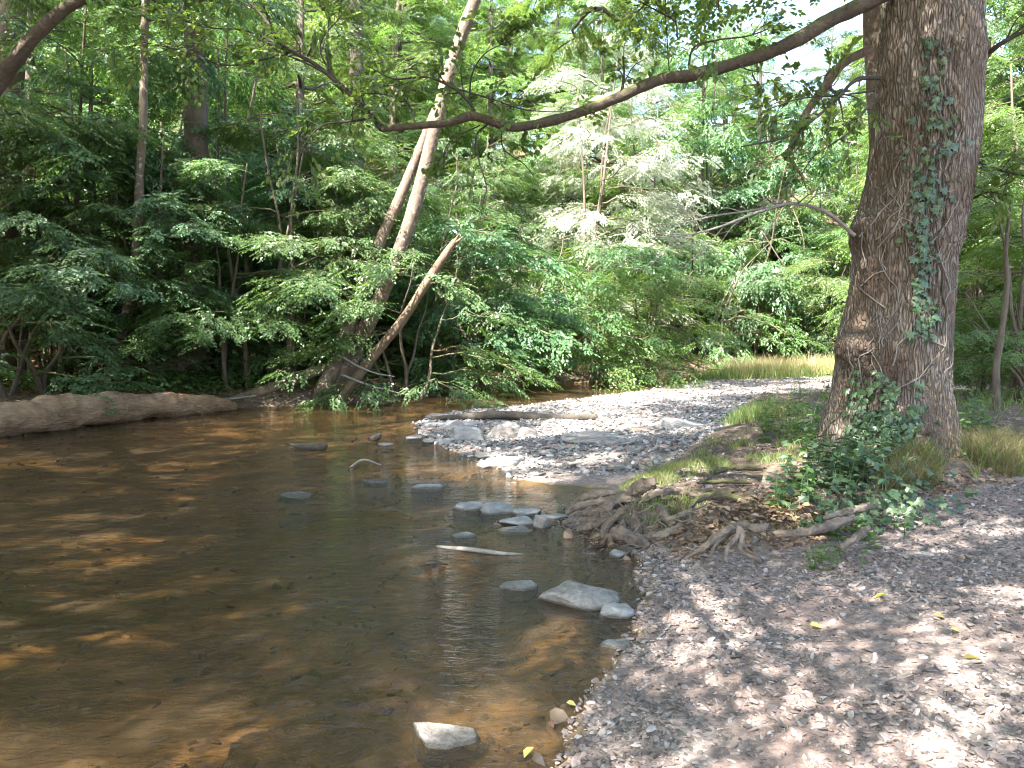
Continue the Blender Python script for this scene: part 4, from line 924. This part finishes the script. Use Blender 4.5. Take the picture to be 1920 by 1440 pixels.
# ------------------------------------------------------------------ exposed roots
def roots(name, label, base, lst, bark='bark_root', part='root', fine=0):
    b = np.array(base, float); o = thing(name, label, 'roots', b)
    for k, (l, r) in enumerate(lst):
        mb = MB(); P = np.array([G(a, c, z) for a, c, z in l]); P[1:-1] += np.random.default_rng(k).normal(0, .012, (len(P) - 2, 3)); tube(mb, P - b, np.array(r) * .85, 22, 60, .6, 20, k + 3, sq=.8, ridge=.2)
        ob(part, mb.mesh(part, bark), o)
    rr2 = np.random.default_rng(len(lst))
    for k in range(fine):
        l, r = lst[rr2.integers(len(lst))]; a, c, z = l[rr2.integers(len(l))]; p = G(a, c, z); q = [p]
        d = rr2.normal(0, 1, 3) * [1, .7, .5] + [0, -.3, -.3]
        for j_ in range(4): p = p + d / np.linalg.norm(d) * rr2.uniform(.03, .08); d = d + rr2.normal(0, .7, 3); q.append(p.copy())
        mb = MB(); tube(mb, np.array(q) - b, [rr2.uniform(.006, .012), .003], 5, 14, .2, 20, k, caps=False); ob('rootlet', mb.mesh('rootlet', bark), o)
    return o
roots('root_tangle', 'tangle of bare washed-out roots at the water edge', G(1200, 1005, .0), [
 ([(1062, 962, .05), (1085, 950, .12), (1130, 940, .18), (1170, 938, .2)], [.022, .04, .038, .03]),
 ([(1072, 945, .1), (1100, 934, .18), (1150, 926, .22), (1210, 930, .2)], [.03, .045, .035, .03]),
 ([(1095, 962, .08), (1130, 958, .14), (1160, 942, .2), (1200, 935, .22)], [.035, .05, .045, .03]),
 ([(1180, 920, .28), (1200, 912, .34), (1222, 905, .38), (1226, 912, .3)], [.05, .065, .055, .03]),
 ([(1205, 938, .24), (1240, 926, .3), (1270, 922, .28), (1310, 930, .26)], [.025, .035, .03, .02]),
 ([(1085, 995, .0), (1110, 985, .08), (1140, 978, .12), (1160, 972, .15)], [.02, .032, .03, .025]),
 ([(1128, 975, .1), (1150, 985, .12), (1168, 990, .1), (1160, 1010, .02)], [.02, .028, .03, .022]),
 ([(1135, 1020, -.02), (1150, 1005, .08), (1165, 998, .14), (1200, 1018, .06), (1215, 1026, .03)], [.035, .045, .055, .05, .03]),
 ([(1142, 1018, .0), (1138, 990, .1), (1150, 970, .18), (1170, 958, .24)], [.03, .035, .03, .025]),
 ([(1190, 958, .26), (1195, 980, .16), (1193, 1000, .08), (1200, 1014, .02)], [.022, .032, .03, .022]),
 ([(1208, 1008, .06), (1250, 1000, .10), (1290, 985, .13), (1332, 968, .18)], [.030, .046, .048, .05]),
 ([(1232, 945, .3), (1240, 962, .22), (1262, 985, .14)], [.014, .035, .04]),
 ([(1115, 1008, .02), (1140, 1000, .06), (1160, 1006, .06)], [.015, .024, .02]),
 ([(1090, 975, .05), (1120, 972, .12), (1155, 960, .18)], [.02, .03, .028]),
 ([(1160, 1004, .06), (1195, 990, .1), (1235, 985, .12)], [.02, .024, .018]),
 ([(1240, 975, .18), (1262, 972, .2), (1292, 962, .22), (1300, 950, .24)], [.015, .02, .02, .014]),
 ([(1100, 992, .02), (1118, 978, .1), (1122, 960, .18)], [.018, .026, .02]),
 ([(1172, 975, .15), (1180, 992, .08), (1176, 1010, .02)], [.016, .024, .018]),
], fine=70)
roots('root_fan', 'small fan of grey roots spreading onto the gravel', G(1370, 1005, .2), [
 ([(1385, 985, .27), (1345, 1008, .22), (1315, 1030, .15), (1290, 1046, .08)], [.04, .032, .024, .01]),
 ([(1388, 990, .28), (1378, 1012, .22), (1370, 1030, .17), (1360, 1052, .12)], [.03, .026, .022, .012]),
 ([(1392, 995, .26), (1388, 1018, .2), (1400, 1040, .15), (1425, 1050, .13)], [.024, .022, .02, .012]),
 ([(1385, 985, .27), (1410, 990, .26), (1440, 985, .28)], [.035, .03, .02]),
 ([(1365, 1003, .22), (1345, 1025, .17), (1330, 1044, .13)], [.02, .016, .008])])
roots('surface_root', 'thick surface root running from the trunk into the gravel', G(1500, 1000, .25), [
 ([(1440, 1000, .22), (1480, 1002, .24), (1540, 990, .27), (1600, 972, .28)], [.015, .034, .038, .03]),
 ([(1545, 972, .29), (1590, 962, .3), (1640, 945, .31)], [.02, .035, .03])])
roots('surface_root', 'pale short root stub at the gravel edge below the trunk', G(1600, 1010, .25), [([(1575, 1028, .2), (1600, 1012, .24), (1628, 990, .28)], [.022, .034, .03])])
roots('bank_root', 'mossy arched root on the bare bank behind the root tangle', G(1330, 940, .28), [([(1290, 955, .24), (1310, 938, .29), (1350, 930, .3), (1410, 942, .27)], [.02, .03, .035, .02]),
      ([(1340, 885, .32), (1380, 878, .34), (1430, 880, .34)], [.02, .03, .02]), ([(1310, 905, .3), (1360, 902, .31), (1410, 905, .3)], [.015, .025, .015])], 'bark_limb')

# ------------------------------------------------------------------ grass, herbs, litter
def blades(name, label, cat, P, h, w, mat, seed, lean=.5, zoff=-.01):
    r = np.random.default_rng(seed); n = len(P); z = HH(P) + zoff; hh = h * r.uniform(.45, 1.25, n); a = r.uniform(0, 6.28, n)
    b = np.c_[P, z]; s = np.c_[np.cos(a), np.sin(a), np.zeros(n)] * (w * r.uniform(.6, 1.3, n) / 2)[:, None]
    la = r.uniform(0, 6.28, n); ld = np.c_[np.cos(la), np.sin(la), np.zeros(n)] * (lean * hh * r.uniform(.2, 1.2, n))[:, None]; up = np.c_[np.zeros((n, 2)), hh]
    V = np.stack([b - s, b + s, b + up * .55 + ld * .35 + s * .7, b + up * .55 + ld * .35 - s * .7, b + up * .92 + ld], 1)
    k = np.arange(n)[:, None] * 5; m = MB(); m.add(V.reshape(-1, 3), [np.hstack([k, k + 1, k + 2, k + 3]), np.hstack([k + 3, k + 2, k + 4])], np.repeat(r.random(n), 5))
    return tag(ob(name, m.mesh(name, mat, False)), label, cat, kind='stuff')
def blob(n, cx, cy, sx, sy, z, seed):
    r = np.random.default_rng(seed); px = r.normal(cx, sx, n); py = r.normal(cy, sy, n); py = np.maximum(py, 655); return np.array([G(a, max(b, 690), z)[:2] for a, b in zip(px, py)])
def onbank(P, lo=.3, thr=-.02):
    _, i_ = terrain(P); k = fbm(np.c_[P * 2.6, np.zeros(len(P))], 3, 91) > thr
    return P[(i_['bank'] > lo) & ~i_['wat'] & ~i_['left'] & k]
blades('bank_grass', 'short green and straw grass on the bank by the roots', 'grass', onbank(np.r_[blob(3600, 1215, 890, 42, 16, .2, 1), blob(2600, 1330, 862, 60, 12, .25, 2), blob(900, 1255, 935, 40, 14, .25, 3), blob(2400, 1430, 850, 50, 14, .3, 4), blob(500, 1500, 940, 40, 18, .3, 5)]), .085, .006, 'grass_green', 1, .9)
blades('green_tuft_grass', 'taller green grass left of the massive trunk', 'grass', onbank(np.r_[blob(2600, 1440, 800, 38, 18, .25, 6), blob(1400, 1400, 800, 22, 14, .2, 7)]), .22, .008, 'grass_green', 2, .6)
blades('dry_grass', 'tall straw-coloured grass at the right foot of the massive trunk', 'grass', onbank(np.r_[blob(2600, 1760, 886, 70, 16, .35, 8), blob(1800, 1850, 872, 60, 12, .35, 9), blob(700, 1455, 800, 25, 10, .3, 10), blob(800, 1700, 900, 40, 12, .35, 30), blob(1500, 1830, 865, 70, 20, .35, 70)], .3, -.1), .25, .006, 'grass_dry', 3, 1.1)
blades('dry_grass_low', 'low matted straw along the gravel edge right of the trunk', 'grass', onbank(np.r_[blob(4000, 1810, 900, 90, 12, .3, 11)]), .12, .006, 'grass_dry', 4, 1.3)
r_ = np.random.default_rng(12); P = np.c_[r_.uniform(7.2, 12.8, 6500), r_.uniform(25.0, 28.0, 6500)]
blades('bank_straw', 'straw-coloured blades mixed into the bank grass', 'grass', onbank(np.r_[blob(1500, 1215, 890, 42, 16, .2, 61), blob(1300, 1330, 862, 60, 12, .25, 62), blob(1500, 1430, 835, 45, 18, .3, 64)], .3, .0), .10, .005, 'grass_dry', 8, 1.2)
blades('green_among_straw', 'green blades mixed into the straw right of the trunk', 'grass', onbank(np.r_[blob(2200, 1800, 880, 80, 18, .35, 65)], .3, -.15), .24, .007, 'grass_green', 9, .9)
blades('far_grass', 'reed grass coloured sunlit-pale on the far bank beside the gravel bar', 'grass', P, .75, .018, 'grass_painted_sun', 5, .5); 
P = np.c_[r_.uniform(6.2, 13.5, 5000), r_.uniform(24.6, 27.4, 5000)]
blades('far_green_grass', 'fresh green grass edging the far reed patch', 'grass', P, .5, .018, 'grass_green', 6, .6)
P = np.c_[r_.uniform(5.5, 16, 9000), r_.uniform(9, 16, 9000)]
blades('meadow_grass', 'rough grass behind the massive trunk beside the path', 'grass', onbank(P), .25, .010, 'grass_green', 7, .9)

def herb_clump(label, spots, h, n_pairs, ll, seed, mat='leaf_herb', zg=.33, lean=.3, wd=.6):
    r = np.random.default_rng(seed); c = np.mean([G(a, b, zg) for a, b in spots], 0); c[2] = H(c[0], c[1]); o = thing('herb_clump', label, 'plant', c)
    pos, d, up, ln = [], [], [], []
    for a, b in spots:
        p = G(a, b, zg); p[2] = H(p[0], p[1])
        for rep_ in range(3):
            q = p + [r.normal(0, .07), r.normal(0, .07), 0]; hh = h * r.uniform(.6, 1.2); az = r.uniform(0, 6.28)
            top = np.array([math.cos(az) * lean * hh, math.sin(az) * lean * hh, hh]); P = spline([q - [0, 0, .03], q + top * [.3, .3, .5] + r.normal(0, .01, 3), q + top], 20)
            m = MB(); tube(m, P - c, [.0045, .0025], 5, 14, caps=False); ob('stem', m.mesh('stem', 'leaf_herb'), o)
            for k in range(n_pairs):
                t = .2 + .8 * k / max(1, n_pairs - 1); e = P[int(t * 19)]; az = k * 1.57 + r.normal(0, .3)
                for s_ in (0, math.pi):
                    pos.append(e - c); d.append((math.cos(az + s_), math.sin(az + s_), r.uniform(-.35, .3))); up.append((r.normal(0, .25), r.normal(0, .25), 1)); ln.append(ll * (1.15 - .5 * t) * r.uniform(.75, 1.25))
    m = MB(); leaves(m, np.array(pos), np.array(d), np.array(up), np.array(ln), wd, 1, rng=r); ob('leaves', m.mesh('leaves', mat, False), o)
herb_clump('tall leafy herbs by the sunny gravel edge left of the massive trunk', [(1440, 815), (1455, 830), (1470, 822), (1425, 832)], .42, 7, .075, 41)
herb_clump('tall upright herbs close against the left side of the massive trunk', [(1490, 838), (1505, 845), (1522, 838), (1540, 850), (1552, 842), (1530, 862)], .62, 7, .085, 42)
herb_clump('light green broad-leaved plants at the tip of the ivy patch', [(1470, 932), (1490, 922), (1485, 905), (1510, 930)], .2, 4, .10, 43)
herb_clump('dark broad-leaved plants in front of the trunk foot', [(1525, 905), (1545, 915), (1565, 900), (1590, 910), (1550, 885), (1580, 880)], .4, 5, .12, 44, 'leaf_ivy')
herb_clump('bramble-like leafy stems against the right of the trunk foot', [(1620, 905), (1645, 895), (1600, 925), (1670, 890)], .34, 5, .11, 45, 'leaf_ivy')
herb_clump('bright rosette plant growing on the gravel edge root', [(1630, 985)], .17, 5, .085, 46, zg=.26)
herb_clump('small bright creeping plant between the two surface roots', [(1560, 1012), (1550, 1022), (1572, 1022)], .11, 5, .05, 47, zg=.24)
herb_clump('little green plant beside the dead leaves on the bank', [(1525, 975), (1545, 968)], .13, 4, .08, 48, zg=.28)
herb_clump('tiny sprig at the gravel edge right of the rosette plant', [(1680, 965)], .12, 4, .06, 49, zg=.28)
herb_clump('leafy plants among the straw right of the massive trunk', [(1775, 862), (1795, 855), (1815, 850), (1840, 842)], .5, 6, .11, 50)
herb_clump('small leafy sprig on the grassy tip of the bank', [(1205, 882)], .16, 5, .05, 51, zg=.2)

# undergrowth on the far left bank and leaf litter
def carpet(name, label, cat, P, mat, leaf, seed, hgt=.0, kind_=1, wd=.7, flat=1.0):
    r = np.random.default_rng(seed); z = HH(P); n = len(P); m = MB(); a = r.uniform(0, 6.28, n)
    leaves(m, np.c_[P, z + .012 + hgt * r.random(n) ** 1.5], np.c_[np.cos(a), np.sin(a), r.normal(0, .25, n) * flat], np.c_[r.normal(0, .3, (n, 2)) * flat, np.ones(n)], leaf * r.uniform(.6, 1.3, n), wd, kind_, rng=r)
    return tag(ob(name, m.mesh(name, mat, False)), label, cat, kind='stuff')
r_ = np.random.default_rng(22)
def lbank(n, x0, x1, y0, y1, cond=lambda P, i: True, thr=None):
    P = np.c_[r_.uniform(x0, x1, n), r_.uniform(y0, y1, n)]; _, i_ = terrain(P); k = i_['left'] & ~i_['wat'] & (i_['sd'] > .35)
    if thr is not None: k &= fbm(np.c_[P * .55, np.zeros(n)], 3, 61) > thr
    return P[k]
carpet('undergrowth', 'low leafy ground cover on the far shaded bank', 'ground cover', lbank(60000, -14, 4, 15, 26, thr=.08), 'leaf_herb', .085, 1, .35)
carpet('leaf_litter', 'brown fallen leaves covering the wooded slope', 'leaf litter', lbank(40000, -16, 6, 15, 32), 'leaf_dead', .085, 2, .02)
P = onbank(np.r_[blob(260, 1290, 985, 60, 14, .2, 13), blob(240, 1420, 955, 60, 12, .28, 14), blob(260, 1500, 955, 45, 12, .3, 15), blob(300, 1800, 905, 80, 10, .33, 16)], .05, -9)
carpet('dead_leaves', 'reddish dead leaves gathered on the bank by the roots', 'leaf litter', P, 'leaf_dead', .055, 3, .015)
# single fallen leaves on the shore
lm_ = MB(); leaves(lm_, np.zeros((1, 3)), np.array([[1., 0, 0]]), np.array([[0, 0, 1.]]), np.array([1.]), .75, 1, rnd=np.array([.5])); LY = lm_.mesh('fallen_leaf', 'leaf_yellow', False)
lm_ = MB(); leaves(lm_, np.zeros((1, 3)), np.array([[1., 0, 0]]), np.array([[0, 0, 1.]]), np.array([1.]), .75, 1, rnd=np.array([.3])); LD = lm_.mesh('fallen_leaf', 'leaf_dead', False)
for px, py, s, me, lab in ((1518, 1178, .07, LY, 'pale yellow leaf on the gravel, leftmost on the open shore'), (1665, 1118, .08, LY, 'yellow leaf on the gravel below the surface roots'), (1752, 1158, .06, LY, 'bright lime leaf lying flat on the gravel'),
                           (1838, 1240, .08, LY, 'yellow leaf at the rim of the sunny patch'), (1885, 1306, .06, LD, 'dark red leaf on the gravel near the frame edge'), (1062, 1328, .045, LY, 'lime leaf at the waterline of the near shore'),
                           (1031, 1362, .04, LD, 'orange leaf floating beside the near shoreline'), (1000, 1412, .06, LY, 'yellow-green leaf floating in the nearest water'), (1782, 1188, .05, LY, 'small curled leaf below the bright lime leaf')):
    p = G(px, py, 0); p = G(px, py, max(H(p[0], p[1]), 0)); z = max(H(p[0], p[1]), -.0) + .025
    tag(ob('fallen_leaf', me, None, (p[0], p[1], z), (.25, .2, px % 6), s), lab, 'leaf')
